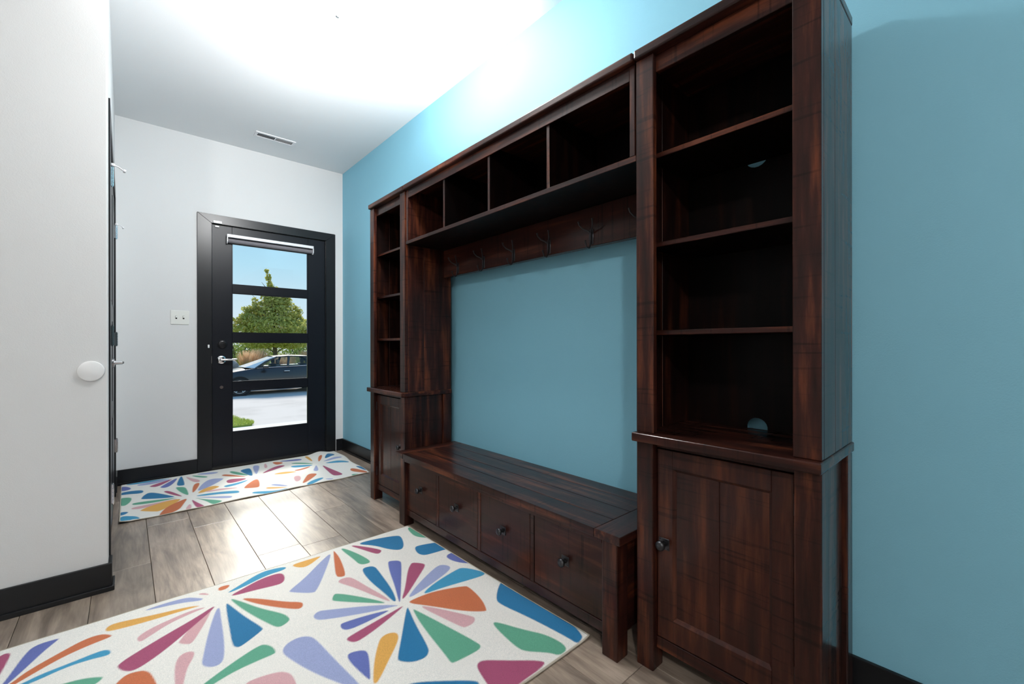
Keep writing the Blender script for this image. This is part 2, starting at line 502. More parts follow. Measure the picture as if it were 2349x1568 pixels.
struct(box('trim_3', DX0 - 0.008, DX1 + 0.008, WY - 0.006, WY + 0.16, 0.0, 0.0135, simple('threshold_bronze', (0.05, 0.045, 0.04), 0.35, 0.7), bev=0.002))

# ---- closet double door
door2 = bpy.data.objects.new('door_2', None); COL.objects.link(door2); door2.location = (LX - 0.03, 3.425, 0); struct(door2)
mid = (CY0 + CY1) / 2
for a, b_ in ((CY0, mid - 0.0015), (mid + 0.0015, CY1)):
    box('leaf', LX - 0.04, LX - 0.003, a, b_, 0.012, CZ1, BLACK, door2, 0.0015)
    for z0, z1 in ((0.14, 0.62), (0.72, 1.20), (1.30, 1.96)):
        box('raised_panel', LX - 0.0031, LX - 0.0005, a + 0.12, b_ - 0.12, z0, z1, BLACK, door2, 0.001)
for hy, s in ((CY0, 1), (CY1, -1)):
    for z in (0.36, 1.10, 1.845):
        def hinge(bm, hy=hy, z=z):
            for k in range(5):
                bm_cyl(bm, (TXF + 0.005, hy, z - 0.045 + k * 0.018), (TXF + 0.005, hy, z - 0.0285 + k * 0.018), 0.0055, n=12)
            bm_cyl(bm, (TXF + 0.005, hy, z - 0.05), (TXF + 0.005, hy, z + 0.05), 0.003, n=8)
            bm_box(bm, LX - 0.001, TXF + 0.001, hy - 0.018, hy + 0.018, z - 0.045, z + 0.045)
        obj('hinge', hinge, CHROME if z != 1.10 else simple('dark_steel', (0.16, 0.19, 0.2), 0.35, 0.9), door2, True)
def lever2(bm):
    y, z = mid + 0.06, 0.952
    bm_lathe(bm, (LX - 0.002, y, z), (1, 0, 0), [(0, 0), (0, 0.03), (0.008, 0.03), (0.011, 0.012), (0.045, 0.011), (0.047, 0)], 24)
    bm_tube(bm, [(LX + 0.040, y - 0.003, z), (LX + 0.044, y + 0.02, z), (LX + 0.044, y + 0.1, z - 0.001)], [0.0095, 0.0085, 0.007], 10)
obj('door_handle', lever2, CHROME, door2, True)
for hy, L_ in ((CY0, 1.0), (CY1, 0.55)):
    def stop(bm, hy=hy, L_=L_):
        z = 1.9
        bm_cyl(bm, (TXF + 0.005, hy, z - 0.006), (TXF + 0.005, hy, z + 0.005), 0.010, n=14)
        bm_tube(bm, [(TXF + 0.008, hy, z), (TXF + 0.026, hy + 0.005, z - 0.004), (TXF + 0.026 + 0.02 * L_, hy + 0.012, z - 0.016)], 0.003, 8)
        bm_lathe(bm, (TXF + 0.024 + 0.02 * L_, hy + 0.012, z - 0.015), (1, 0.1, -0.2), [(0, 0), (0, 0.008), (0.008, 0.008), (0.010, 0)], 12)
    obj('hinge_stop', stop, WHITE_METAL, door2, True)

# ---- ceiling air vent, sprinkler, hall lamp, added fill lamp
def vent():
    x0, x1, y0, y1 = 0.79, 1.09, 3.985, 4.085
    t = thing('air_vent', ((x0 + x1) / 2, (y0 + y1) / 2, CZ), 'white slotted air vent in the ceiling before the entrance door', 'vent')
    def fr(bm):
        z0, z1 = CZ - 0.006, CZ
        bm_box(bm, x0, x1, y0, y0 + 0.022, z0, z1, 0.001); bm_box(bm, x0, x1, y1 - 0.018, y1, z0, z1, 0.001)
        bm_box(bm, x0, x0 + 0.02, y0 + 0.022, y1 - 0.018, z0, z1, 0.001); bm_box(bm, x1 - 0.02, x1, y0 + 0.022, y1 - 0.018, z0, z1, 0.001)
        m = (x0 + x1) / 2
        bm_box(bm, m - 0.004, m + 0.004, y0 + 0.022, y1 - 0.018, z0, z1)
    obj('frame', fr, WHITE_METAL, t)
    def sl(bm):
        n = 30
        for i in range(n):
            x = x0 + 0.024 + (x1 - x0 - 0.048) * (i + 0.5) / n
            if abs(x - (x0 + x1) / 2) < 0.006: continue
            s = 0.0025 if x < (x0 + x1) / 2 else -0.0025
            v = [bm.verts.new(p) for p in ((x - s, y0 + 0.022, CZ - 0.005), (x - s, y1 - 0.018, CZ - 0.005), (x + s, y1 - 0.018, CZ - 0.0008), (x + s, y0 + 0.022, CZ - 0.0008))]
            bm.faces.new(v)
    o = obj('slats', sl, simple('vent_slat_grey', (0.42, 0.42, 0.43), 0.5), t); o['kind'] = 'stuff'
    box('backing', x0 + 0.018, x1 - 0.018, y0 + 0.02, y1 - 0.016, CZ - 0.0007, CZ - 0.0002, simple('duct_grey', (0.05, 0.05, 0.055), 0.7), t, 0)
vent()
def sprinkler():
    x, y = 0.845, 2.29
    t = thing('sprinkler', (x, y, CZ), 'small white sprinkler head in the brightest part of the ceiling', 'sprinkler')
    obj('escutcheon', lambda bm: bm_lathe(bm, (x, y, CZ), (0, 0, -1), [(0, 0), (0, 0.028), (0.005, 0.027), (0.016, 0.016), (0.016, 0)], 24), WHITE_METAL, t, True)
    def body(bm):
        bm_cyl(bm, (x, y, CZ - 0.014), (x, y, CZ - 0.022), 0.008, n=12)
        for s in (-1, 1): bm_tube(bm, [(x + s * 0.007, y, CZ - 0.018), (x + s * 0.010, y, CZ - 0.03), (x, y, CZ - 0.042)], 0.0018, 6)
    obj('frame', body, WHITE_METAL, t, True)
    obj('deflector', lambda bm: bm_cyl(bm, (x, y, CZ - 0.042), (x, y, CZ - 0.0435), 0.012, n=16), WHITE_METAL, t)
sprinkler()
def emis(name, s, col):
    m = bpy.data.materials.new(name); m.use_nodes = True; nt = m.node_tree; nt.nodes.clear()
    o = nt.nodes.new('ShaderNodeOutputMaterial'); em = nt.nodes.new('ShaderNodeEmission')
    em.inputs[0].default_value = (*col, 1); em.inputs[1].default_value = s; nt.links.new(em.outputs[0], o.inputs[0])
    return m
def lamp(x, y, s, label, col):
    t = thing('ceiling_lamp', (x, y, CZ), label, 'ceiling lamp')
    obj('canopy', lambda bm: bm_lathe(bm, (x, y, CZ), (0, 0, -1), [(0, 0), (0, 0.06), (0.012, 0.058), (0.02, 0.03), (0.02, 0)], 28), WHITE_METAL, t, True)
    r = 0.075
    obj('glass_globe', lambda bm: bm_lathe(bm, (x, y, CZ - 0.016), (0, 0, -1), [(r - r * math.cos(a), r * math.sin(a)) for a in [PI * i / 14 for i in range(15)]], 24), emis('lamp_glow', s, col), t, True)
lamp(0.86, 1.82, LAMP_POWER, 'round white ceiling lamp above the hall rug', (1.0, 0.985, 0.96))
lamp(-1.3, -1.3, LAMP_FILL, 'round white ceiling lamp added as unseen fill light behind the viewer', (1.0, 0.97, 0.93))  # unseen lamp, added as fill from behind

# ---- small fittings on the walls
def switch():
    x0, x1, z0, z1 = 0.27, 0.391, 1.226, 1.339
    t = thing('light_switch', ((x0 + x1) / 2, WY, 1.28), 'white double toggle light switch plate left of the black door', 'light switch')
    box('plate', x0, x1, WY - 0.006, WY, z0, z1, simple('ivory_plastic', (0.74, 0.74, 0.70), 0.35), t, 0.003, 2)
    for x in (x0 + 0.037, x1 - 0.037):
        box('toggle_slot', x - 0.0055, x + 0.0055, WY - 0.0068, WY - 0.0058, 1.270, 1.296, DARK, t, 0)
        obj('toggle', lambda bm, x=x: (bm_box(bm, x - 0.0048, x + 0.0048, WY - 0.0155, WY - 0.0065, 1.280, 1.2945, 0.001)), simple('ivory_toggle', (0.76, 0.76, 0.72), 0.3), t)
switch()
def disc():
    x, z = -0.109, 0.945
    t = obj('wall_bumper', lambda bm: bm_lathe(bm, (x, NY, z), (0, -1, 0), [(0, 0), (0, 0.041), (0.006, 0.043), (0.010, 0.041), (0.012, 0.035), (0.0125, 0)], 40), WHITE_PLASTIC, None, True, origin=(x, NY, z))
    tag(t, 'round white door bumper disc on the grey wall at the left', 'wall bumper')
disc()
def shade():
    y1 = DY0; yf = y1 - 0.05
    t = thing('roller_shade', (1.0, y1, 1.98), 'rolled up grey roller shade in a white bracket on the entrance door', 'roller shade')
    x0, x1 = 0.649, 1.352
    box('headrail', x0, x1, yf, y1 - 0.012, 1.983, 2.008, WHITE_METAL, t, 0.002)
    box('mounting_strip', x0 + 0.01, x1 - 0.01, y1 - 0.012, y1, 1.985, 2.004, WHITE_METAL, t, 0.001)
    for x in (x0, x1 - 0.006):
        def br(bm, x=x):
            pts = [(yf, 1.983), (y1, 1.983), (y1, 1.955), (y1 - 0.012, 1.93), (yf + 0.015, 1.93), (yf, 1.945)]
            A = [bm.verts.new((x, a, b)) for a, b in pts]; B = [bm.verts.new((x + 0.006, a, b)) for a, b in pts]
            bm.faces.new(A); bm.faces.new(B[::-1])
            for i in range(len(pts)): bm.faces.new((A[i], A[(i + 1) % len(pts)], B[(i + 1) % len(pts)], B[i]))
        obj('end_bracket', br, WHITE_METAL, t)
    obj('fabric_roll', lambda bm: bm_cyl(bm, (x0 + 0.010, y1 - 0.028, 1.955), (x1 - 0.010, y1 - 0.028, 1.955), 0.0185, n=28), simple('shade_fabric', (0.17, 0.16, 0.175), 0.85, bump=(600, 0.2)), t, True)
    box('hem_bar', x0 + 0.014, x1 - 0.014, y1 - 0.014, y1 - 0.009, 1.932, 1.95, simple('shade_fabric_hem', (0.06, 0.058, 0.065), 0.8), t, 0.001)
shade()
t = thing('contact_sensor', (0.585, WY - 0.014, 2.09), 'white contact sensor on the upper left corner of the door casing', 'sensor')
box('sensor_body', 0.553, 0.615, WY - 0.026, WY - 0.014, 2.089, 2.110, WHITE_PLASTIC, t, 0.002)
m_ = box('sensor_magnet', 0.568, 0.597, WY - 0.008, DY0, 2.060, 2.073, WHITE_PLASTIC, None, 0.0015)
tag(m_, 'tiny white sensor magnet on the door just under its sensor', 'magnet')
m_ = obj('wall_sensor', lambda bm: bm_box(bm, 0.514, 0.527, WY - 0.022, WY - 0.014, 1.034, 1.062, 0.004, 3), WHITE_PLASTIC, None, True)
tag(m_, 'small white rounded tab on the black casing beside the deadbolt', 'sensor')

# ================================================================== furniture
def knob_mesh():
    """mushroom knob on a square plate with four studs, pointing to -X, origin at the plate's back"""
    bm = bmesh.new()
    bm_lathe(bm, (-0.003, 0, 0), (-1, 0, 0), [(0, 0), (0, 0.009), (0.004, 0.007), (0.012, 0.006), (0.016, 0.012), (0.020, 0.0155), (0.025, 0.0155), (0.030, 0.010), (0.0315, 0)], 18)
    bmesh.ops.recalc_face_normals(bm, faces=bm.faces)
    me = bpy.data.meshes.new('knob'); bm.to_mesh(me); bm.free()
    me.polygons.foreach_set('use_smooth', [True] * len(me.polygons)); me.materials.append(IRON)
    bm = bmesh.new()
    bm_box(bm, -0.003, 0, -0.018, 0.018, -0.018, 0.018, 0.001)
    for a in (-1, 1):
        for b in (-1, 1):
            bm_lathe(bm, (-0.003, a * 0.0135, b * 0.0135), (-1, 0, 0), [(0, 0.0028), (0.0012, 0.0022), (0.0018, 0)], 8)
    bmesh.ops.recalc_face_normals(bm, faces=bm.faces)
    mp = bpy.data.meshes.new('backplate'); bm.to_mesh(mp); bm.free(); mp.materials.append(IRON)
    return me, mp
KNOB, PLATE = knob_mesh()
def rel(parent):
    base = Vector((0, 0, 0)); r = parent
    while r is not None:
        base += r.location; r = r.parent
    return base
def put_knob(parent, x, y, z):
    k = bpy.data.objects.new('knob', KNOB); COL.objects.link(k); k.parent = parent; k.location = Vector((x, y, z)) - rel(parent)
    p = bpy.data.objects.new('backplate', PLATE); COL.objects.link(p); p.parent = parent; p.location = Vector((x, y, z)) - rel(parent)

def panel_with_holes(bm, x0, x1, y0, y1, z0, z1, holes, n=20):
    """upright panel in the YZ plane with round cable holes (y, z, r)"""
    hs = sorted(holes, key=lambda h: h[1])
    zc = z0
    for (hy, hz, r) in hs:
        a, b = hz - r * 1.3, hz + r * 1.3
        bm_box(bm, x0, x1, y0, y1, zc, a)
        ya, yb = hy - r * 1.3, hy + r * 1.3
        bm_box(bm, x0, x1, y0, ya, a, b); bm_box(bm, x0, x1, yb, y1, a, b)
        for x in (x0, x1):
            pass
        ring = []
        for i in range(n):
            t = 2 * PI * (i + 0.5) / n
            c, s = math.cos(t), math.sin(t)
            k = r * 1.3 / max(abs(c), abs(s))
            ring.append(((hy + r * c, hz + r * s), (hy + k * c, hz + k * s)))
        F = [[bm.verts.new((x, *p[0])) for p in ring] for x in (x0, x1)]
        G = [[bm.verts.new((x, *p[1])) for p in ring] for x in (x0, x1)]
        for i in range(n):
            j = (i + 1) % n
            bm.faces.new((F[0][i], F[0][j], G[0][j], G[0][i]))
            bm.faces.new((F[1][i], G[1][i], G[1][j], F[1][j]))
            bm.faces.new((F[0][i], F[1][i], F[1][j], F[0][j]))
        zc = b
    bm_box(bm, x0, x1, y0, y1, zc, z1)

FX, BX = 1.265, 1.600
def tower(y0, y1, knob_far, label):
    """bookcase with three shelves over a one door cabinet"""
    t = thing('bookcase', (FX, (y0 + y1) / 2, 0), label, 'bookcase', 'bookcases at the ends of the hall wall unit')
    st = 0.062
    # upper case
    for a, b in ((y0, y0 + st), (y1 - st, y1)):
        box('stile', FX, FX + 0.022, a, b, 0.7665, 1.9895, WOOD_Z, t, 0.002)
    for a, b in ((y0, y0 + 0.02), (y1 - 0.02, y1)):
        xs = [FX + 0.0225, 1.398, BX - 0.0005]
        for xa, xb in zip(xs, xs[1:]):
            shade_faces(box('side_board', xa + 0.0004, xb - 0.0004, a, b, 0.7665, 1.9895, WOOD_Z, t, 0.0012), WOOD_HALF_SHADE, lambda n, s=(1 if a == y0 else -1): n.y * s > 0.9)  # inner face gets the painted half shade
    hy = (y0 + y1) / 2
    obj('back_panel', lambda bm: panel_with_holes(bm, BX - 0.008, BX, y0 + 0.0205, y1 - 0.0205, 0.7665, 1.9895, [(hy, 0.772, 0.033), (hy, 1.688, 0.036)]), WOOD_SHADE, t)
    box('valance', FX + 0.018, FX + 0.036, y0 + st, y1 - st, 1.935, 1.9895, WOOD_Y, t, 0.0015)
    for z in (1.682, 1.389, 1.100):
        shade_faces(box('shelf', 1.306, BX - 0.0085, y0 + 0.0205, y1 - 0.0205, z - 0.0155, z, WOOD_Y, t, 0.0015), WOOD_SHADE, lambda n: abs(n.z) > 0.9)  # top and underside painted shade-dark, front edge keeps the plain wood
    box('top_board', 1.250, 1.606, y0 - 0.001, y1 + 0.001, 1.990, 2.021, WOOD_Y, t, 0.006, 3)
    # cabinet
    box('counter', 1.240, 1.602, y0 - 0.004, y1 + 0.004, 0.7375, 0.766, WOOD_Y, t, 0.004, 3)
    for a, b in ((y0, y0 + 0.06), (y1 - 0.06, y1)):
        box('leg', FX, FX + 0.062, a, b, 0, 0.737, WOOD_Z, t, 0.004, 2)
        box('leg', 1.540, BX, a, b, 0, 0.737, WOOD_Z, t, 0.004, 2)
    for a, b in ((y0 + 0.014, y0 + 0.03), (y1 - 0.03, y1 - 0.014)):
        xs = [FX + 0.0625, 1.387, 1.5395]
        for xa, xb in zip(xs, xs[1:]):
            box('side_board', xa + 0.0004, xb - 0.0004, a, b, 0.085, 0.737, WOOD_Z, t, 0.002)
    box('back_board', BX - 0.02, BX - 0.012, y0 + 0.0605, y1 - 0.0605, 0.09, 0.737, WOOD_SHADE, t, 0)
    box('bottom_board', FX + 0.045, BX - 0.021, y0 + 0.0605, y1 - 0.0605, 0.085, 0.10, WOOD_Y, t, 0)
    box('bottom_rail', FX + 0.020, FX + 0.042, y0 + 0.0602, y1 - 0.0602, 0.072, 0.110, WOOD_Y, t, 0.0015)
    box('top_rail', FX + 0.024, FX + 0.042, y0 + 0.0602, y1 - 0.0602, 0.720, 0.737, WOOD_Y, t, 0.001)
    da, db, za, zb = y0 + 0.064, y1 - 0.064, 0.113, 0.717
    fx = FX + 0.020
    fa, fb, fza, fzb = da + 0.053, db - 0.053, za + 0.070, zb - 0.058
    def frame(bm):
        bm_box(bm, fx, fx + 0.02, da, fa, za, zb, 0.0015); bm_box(bm, fx, fx + 0.02, fb, db, za, zb, 0.0015)
        bm_box(bm, fx, fx + 0.02, fa, fb, za, fza, 0.0015); bm_box(bm, fx, fx + 0.02, fa, fb, fzb, zb, 0.0015)
        # sloped bead round the panel
        for (pa, pb) in (((fa, fza), (fb, fza)), ((fa, fzb), (fb, fzb)), ((fa, fza), (fa, fzb)), ((fb, fza), (fb, fzb))):
            iy = 0.008 if pa[0] == fa else -0.008
            v = []
            cy = (fa + fb) / 2; cz = (fza + fzb) / 2
            def inn(p): return (p[0] + (0.008 if p[0] < cy else -0.008), p[1] + (0.008 if p[1] < cz else -0.008))
            q = [(fx + 0.002, *pa), (fx + 0.002, *pb), (fx + 0.010, *inn(pb)), (fx + 0.010, *inn(pa))]
            bm.faces.new([bm.verts.new(p) for p in q])
    d = obj('door', frame, WOOD_P, t)
    m = (fa + fb) / 2
    for a, b in ((fa, m - 0.0004), (m + 0.0004, fb)):
        box('door_board', fx + 0.010, fx + 0.016, a, b, fza, fzb, WOOD_P, d, 0.0015)
    put_knob(d, fx, (db - 0.024) if knob_far else (da + 0.024), 0.417)
    hy_ = (da - 0.002) if knob_far else (db + 0.002)
    for z in (0.195, 0.640):
        obj('hinge', lambda bm, z=z: bm_cyl(bm, (fx - 0.001, hy_, z - 0.028), (fx - 0.001, hy_, z + 0.028), 0.0026, n=8), IRON, d, True)
    return t
tower(0.285, 0.798, True, 'dark wood bookcase at the near end of the wall unit beside the bare blue wall')
tower(2.394, 2.892, False, 'dark wood bookcase at the far end of the wall unit towards the entrance door')

def hutch():
    y0, y1 = 0.801, 2.391
    t = thing('hutch', (1.27, (y0 + y1) / 2, 1.66), 'dark wood hutch with four cubbies and coat hooks bridging the two bookcases', 'hutch')
    e = 0.020
    box('top_board', 1.250, 1.606, y0 + 0.0025, y1 - 0.0005, 1.990, 2.021, WOOD_Y, t, 0.006, 3)
    shade_faces(box('bottom_shelf', 1.270, BX, y0 + 0.0005, y1 - 0.0005, 1.6645, 1.6845, WOOD_Y, t, 0.0015), WOOD_SHADE, lambda n: abs(n.z) > 0.9)  # shade painted on top and underside
    for a, b in ((y0 + 0.006, y0 + 0.026), (y1 - 0.026, y1 - 0.006)):
        box('end_panel', 1.271, BX - 0.0085, a, b, 1.685, 1.9895, WOOD_Z, t, 0.0015)
    a0, b0 = y0 + 0.0265, y1 - 0.0265
    for k in (1, 2, 3):
        y = a0 + (b0 - a0) * k / 4
        shade_faces(box('divider', 1.278, BX - 0.0085, y - 0.008, y + 0.008, 1.685, 1.9895, WOOD_Z, t, 0.001), WOOD_SHADE, lambda n: abs(n.y) > 0.9)  # shade painted on both side faces
    box('back_panel', BX - 0.008, BX, y0 + 0.006, y1 - 0.006, 1.685, 1.9895, WOOD_SHADE, t, 0)
    obj('valance', lambda bm: [bm_box(bm, 1.2715, 1.2775, a0, b0, 1.942, 1.9895, 0.001)], WOOD_Y, t)
    box('hook_rail', 1.540, 1.575, y0 + 0.001, y1 - 0.001, 1.490, 1.664, WOOD_PY, t, 0.002)
    for i in range(6):
        y = 2.227 - 0.258 * i
        def hk(bm, y=y):
            x = 1.540; z = 1.535
            bm_box(bm, x - 0.004, x - 0.0002, y - 0.012, y + 0.012, z - 0.038, z + 0.028, 0.0015)
            for a in (-0.026, 0.018): bm_lathe(bm, (x - 0.004, y, z + a), (-1, 0, 0), [(0, 0.004), (0.0015, 0.003), (0.002, 0)], 8)
            bm_tube(bm, [(x - 0.005, y, z + 0.012), (x - 0.007, y, z - 0.02), (x - 0.010, y, z - 0.046), (x - 0.020, y, z - 0.058), (x - 0.034, y, z - 0.056), (x - 0.043, y, z - 0.040), (x - 0.046, y, z - 0.026)], [0.0035, 0.0038, 0.0038, 0.0035, 0.0032, 0.0032, 0.0045], 8)
            for s in (-1, 1):
                bm_tube(bm, [(x - 0.006, y, z + 0.008), (x - 0.016, y + s * 0.010, z + 0.020), (x - 0.030, y + s * 0.026, z + 0.030), (x - 0.042, y + s * 0.036, z + 0.046), (x - 0.046, y + s * 0.038, z + 0.062)], [0.0036, 0.0036, 0.0032, 0.0030, 0.0045], 8)
        obj('coat_hook', hk, IRON, t, True)
hutch()

def bench():
    y0, y1 = 0.819, 2.388
    t = thing('storage_bench', (1.21, (y0 + y1) / 2, 0), 'dark wood storage bench with four drawers between the two bookcases', 'bench')
    x0, x1 = 1.200, 1.622
    ya, yb = 0.924, 2.300
    box('end_board', x0, x1, y0, ya - 0.0004, 0.393, 0.423, WOOD_X, t, 0.003, 2)
    box('end_board', x0, x1, yb + 0.0004, y1, 0.393, 0.423, WOOD_X, t, 0.003, 2)
    xs = [x0, 1.314, 1.424, 1.532, x1]
    for a, b in zip(xs, xs[1:]):
        box('top_board', a + 0.0003, b - 0.0003, ya, yb, 0.393, 0.423, WOOD_Y, t, 0.0025, 2)
    for a, b in ((0.836, 0.899), (2.298, 2.362)):
        box('leg', 1.210, 1.272, a, b, 0, 0.3925, WOOD_Z, t, 0.004, 2)
        box('leg', 1.545, 1.600, a, b, 0, 0.3925, WOOD_Z, t, 0.004, 2)
    for a, b in ((0.850, 0.866), (2.332, 2.348)):
        box('side_panel', 1.2725, 1.5445, a, b, 0.07, 0.3925, WOOD_X, t, 0.001)
    box('top_rail', 1.210, 1.226, 0.8995, 2.2975, 0.376, 0.3925, WOOD_PY, t, 0.001)
    box('bottom_rail', 1.227, 1.247, 0.8995, 2.2975, 0.060, 0.097, WOOD_PY, t, 0.002)
    for y in (1.968, 1.608, 1.2555):
        box('stile', 1.2275, 1.247, y - 0.0105, y + 0.0105, 0.0975, 0.3755, WOOD_Z, t, 0.001)
    box('carcass', 1.2495, 1.595, 0.8995, 2.2975, 0.066, 0.374, DARK, t, 0)
    for a, b in ((1.9805, 2.2945), (1.6205, 1.9555), (1.268, 1.5955), (0.903, 1.243)):
        d = box('drawer', 1.228, 1.248, a + 0.0008, b - 0.0008, 0.0995, 0.3735, WOOD_PY, t, 0.0018)
        put_knob(d, 1.228, (a + b) / 2 + 0.004, 0.246)
bench()

# ================================================================== rugs
PC = {'B': (0.020, 0.185, 0.385), 'C': (0.055, 0.33, 0.55), 'G': (0.125, 0.40, 0.27), 'M': (0.40, 0.085, 0.175), 'O': (0.62, 0.175, 0.075),
      'Y': (0.80, 0.42, 0.10), 'K': (0.72, 0.42, 0.45), 'L': (0.36, 0.41, 0.66), 'P': (0.135, 0.17, 0.46)}
CREAM = (0.93, 0.90, 0.85)
def chaikin(p, n=2):
    p = np.array(p, float)
    for _ in range(n):
        q = np.roll(p, -1, axis=0)
        p = np.stack([0.75 * p + 0.25 * q, 0.25 * p + 0.75 * q], 1).reshape(-1, 2)
    return p
def signed_dist(poly, X, Y):
    d = np.full(X.shape, 1e9); ins = np.zeros(X.shape, bool)
    n = len(poly)
    for i in range(n):
        ax, ay = poly[i]; bx, by = poly[(i + 1) % n]
        ex, ey = bx - ax, by - ay
        L2 = ex * ex + ey * ey + 1e-12
        t = np.clip(((X - ax) * ex + (Y - ay) * ey) / L2, 0, 1)
        d = np.minimum(d, (X - ax - t * ex) ** 2 + (Y - ay - t * ey) ** 2)
        c = ((ay > Y) != (by > Y)) & (X < ex * (Y - ay) / (ey if abs(ey) > 1e-9 else 1e-9) + ax)
        ins ^= c
    d = np.sqrt(d)
    return np.where(ins, -d, d)
def pile_mat():
    m, nt, b = new_mat('printed_rug_pile')
    L = nt.links.new
    at = nt.nodes.new('ShaderNodeAttribute'); at.attribute_name = 'print'
    t = nt.nodes.new('ShaderNodeTexCoord')
    n = nt.nodes.new('ShaderNodeTexNoise'); n.inputs['Scale'].default_value = 420; n.inputs['Detail'].default_value = 2
    L(t.outputs['Object'], n.inputs['Vector'])
    cr = nt.nodes.new('ShaderNodeValToRGB')
    cr.color_ramp.elements[0].position = 0.35; cr.color_ramp.elements[0].color = (0.80, 0.83, 0.84, 1)
    cr.color_ramp.elements[1].position = 0.65; cr.color_ramp.elements[1].color = (1.0, 1.0, 1.0, 1)
    L(n.outputs[0], cr.inputs[0])
    c = mixrgb(nt, 1.0, at.outputs['Color'], cr.outputs[0], 'MULTIPLY')
    L(c, b.inputs['Base Color'])
    b.inputs['Roughness'].default_value = 0.9
    b.inputs['Specular IOR Level'].default_value = 0.15
    b.inputs['Sheen Weight'].default_value = 0.15
    bp = nt.nodes.new('ShaderNodeBump'); bp.inputs['Strength'].default_value = 0.35; bp.inputs['Distance'].default_value = 0.001
    L(n.outputs[0], bp.inputs['Height']); L(bp.outputs[0], b.inputs['Normal'])
    return m
PILE = pile_mat()
BIND = simple('rug_binding', (0.50, 0.45, 0.37), 0.85, bump=(500, 0.3))
def rug(name, corners, step, data, height, thick, label):
    """corners: a (near left), b (near right), c (far right), d (far left); bilinear sheet with a printed top"""
    a, b, c, d = [np.array(p, float) for p in corners]
    nu = int(max(np.linalg.norm(b - a), np.linalg.norm(c - d)) / step) + 1
    nv = int(max(np.linalg.norm(d - a), np.linalg.norm(c - b)) / step) + 1
    U, V = np.meshgrid(np.linspace(0, 1, nu), np.linspace(0, 1, nv))
    u = U[..., None]; v = V[..., None]
    XY = (1 - u) * (1 - v) * a + u * (1 - v) * b + u * v * c + (1 - u) * v * d
    X, Y = XY[..., 0].copy(), XY[..., 1].copy()
    col = np.empty(X.shape + (3,)); col[:] = CREAM
    for ln in data.strip().split('\n'):
        k, *pts = ln.split()
        poly = chaikin([[float(q) / 1000 for q in p.split(',')] for p in pts])
        lo, hi = poly.min(0) - 0.01, poly.max(0) + 0.01
        msk = (X > lo[0]) & (X < hi[0]) & (Y > lo[1]) & (Y < hi[1])
        if not msk.any(): continue
        s = signed_dist(poly, X[msk], Y[msk])
        cov = np.clip(0.5 - s / (step * 1.1), 0, 1)[:, None]
        col[msk] = col[msk] * (1 - cov) + np.array(PC[k]) * cov
    Z0, dx, dy = height(U, V, X, Y)
    X += dx; Y += dy
    W_ = np.minimum(np.minimum(U * nu, (1 - U) * nu), np.minimum(V * nv, (1 - V) * nv)) * step
    Z = Z0 + thick * np.clip(W_ / 0.004, 0.25, 1)
    vs = np.stack([X, Y, Z], -1).reshape(-1, 3)
    idx = np.arange(nu * nv).reshape(nv, nu)
    f = np.stack([idx[:-1, :-1], idx[:-1, 1:], idx[1:, 1:], idx[1:, :-1]], -1).reshape(-1, 4)
    # rim: ring down to the underside
    ring = np.concatenate([idx[0, :], idx[1:, -1], idx[-1, -2::-1], idx[-2:0:-1, 0]])
    low = vs[ring].copy(); low[:, 2] = Z0.reshape(-1)[ring] + 0.0002
    n0 = len(vs); m = len(ring)
    k = np.arange(m); k2 = (k + 1) % m
    side = np.stack([ring[k2], ring[k], n0 + k, n0 + k2], -1)
    vs = np.vstack([vs, low]); f = np.vstack([f, side])
    me = bpy.data.meshes.new(name)
    ctr = np.array([(a[0] + c[0]) / 2, (a[1] + c[1]) / 2, 0])
    me.vertices.add(len(vs)); me.vertices.foreach_set('co', (vs - ctr).astype(np.float32).ravel())
    me.loops.add(f.size); me.loops.foreach_set('vertex_index', f.astype(np.int32).ravel())
    me.polygons.add(len(f)); me.polygons.foreach_set('loop_start', np.arange(0, f.size, 4, dtype=np.int32))
    me.polygons.foreach_set('loop_total', np.full(len(f), 4, np.int32))
    me.update(calc_edges=True)
    at = me.color_attributes.new('print', 'FLOAT_COLOR', 'POINT')
    cc = np.ones((len(vs), 4), np.float32); cc[:n0, :3] = col.reshape(-1, 3); cc[n0:, :3] = (0.45, 0.41, 0.35)
    at.data.foreach_set('color', cc.ravel())
    me.polygons.foreach_set('use_smooth', [True] * len(me.polygons))
    root = thing(name, tuple(ctr), label, 'rug')
    top = bpy.data.objects.new('pile', me); COL.objects.link(top); me.materials.append(PILE); top.parent = root
    # binding: a thin roll all round the edge
    edge = vs[ring] - ctr
    edge[:, 2] = low[:, 2] + thick * 0.45
    pts = edge[::4]
    bm = bmesh.new()
    n = 6; rings = []
    cen = pts.mean(0)
    for i in range(len(pts)):
        dd = pts[(i + 1) % len(pts)] - pts[i - 1]; dd = dd / (np.linalg.norm(dd) + 1e-9)
        o = np.array([dd[1], -dd[0], 0])
        rings.append([bm.verts.new(Vector(pts[i] + (o * math.cos(2 * PI * q / n) + np.array([0, 0, 1]) * math.sin(2 * PI * q / n)) * thick * 0.5)) for q in range(n)])
    for i in range(len(rings)):
        A, B = rings[i], rings[(i + 1) % len(rings)]
        for q in range(n): bm.faces.new((A[q], A[(q + 1) % n], B[(q + 1) % n], B[q]))
    bmesh.ops.recalc_face_normals(bm, faces=bm.faces)
    mb = bpy.data.meshes.new('binding'); bm.to_mesh(mb); bm.free()
    mb.polygons.foreach_set('use_smooth', [True] * len(mb.polygons))
    link_mesh('binding', mb, BIND, root)
    return root
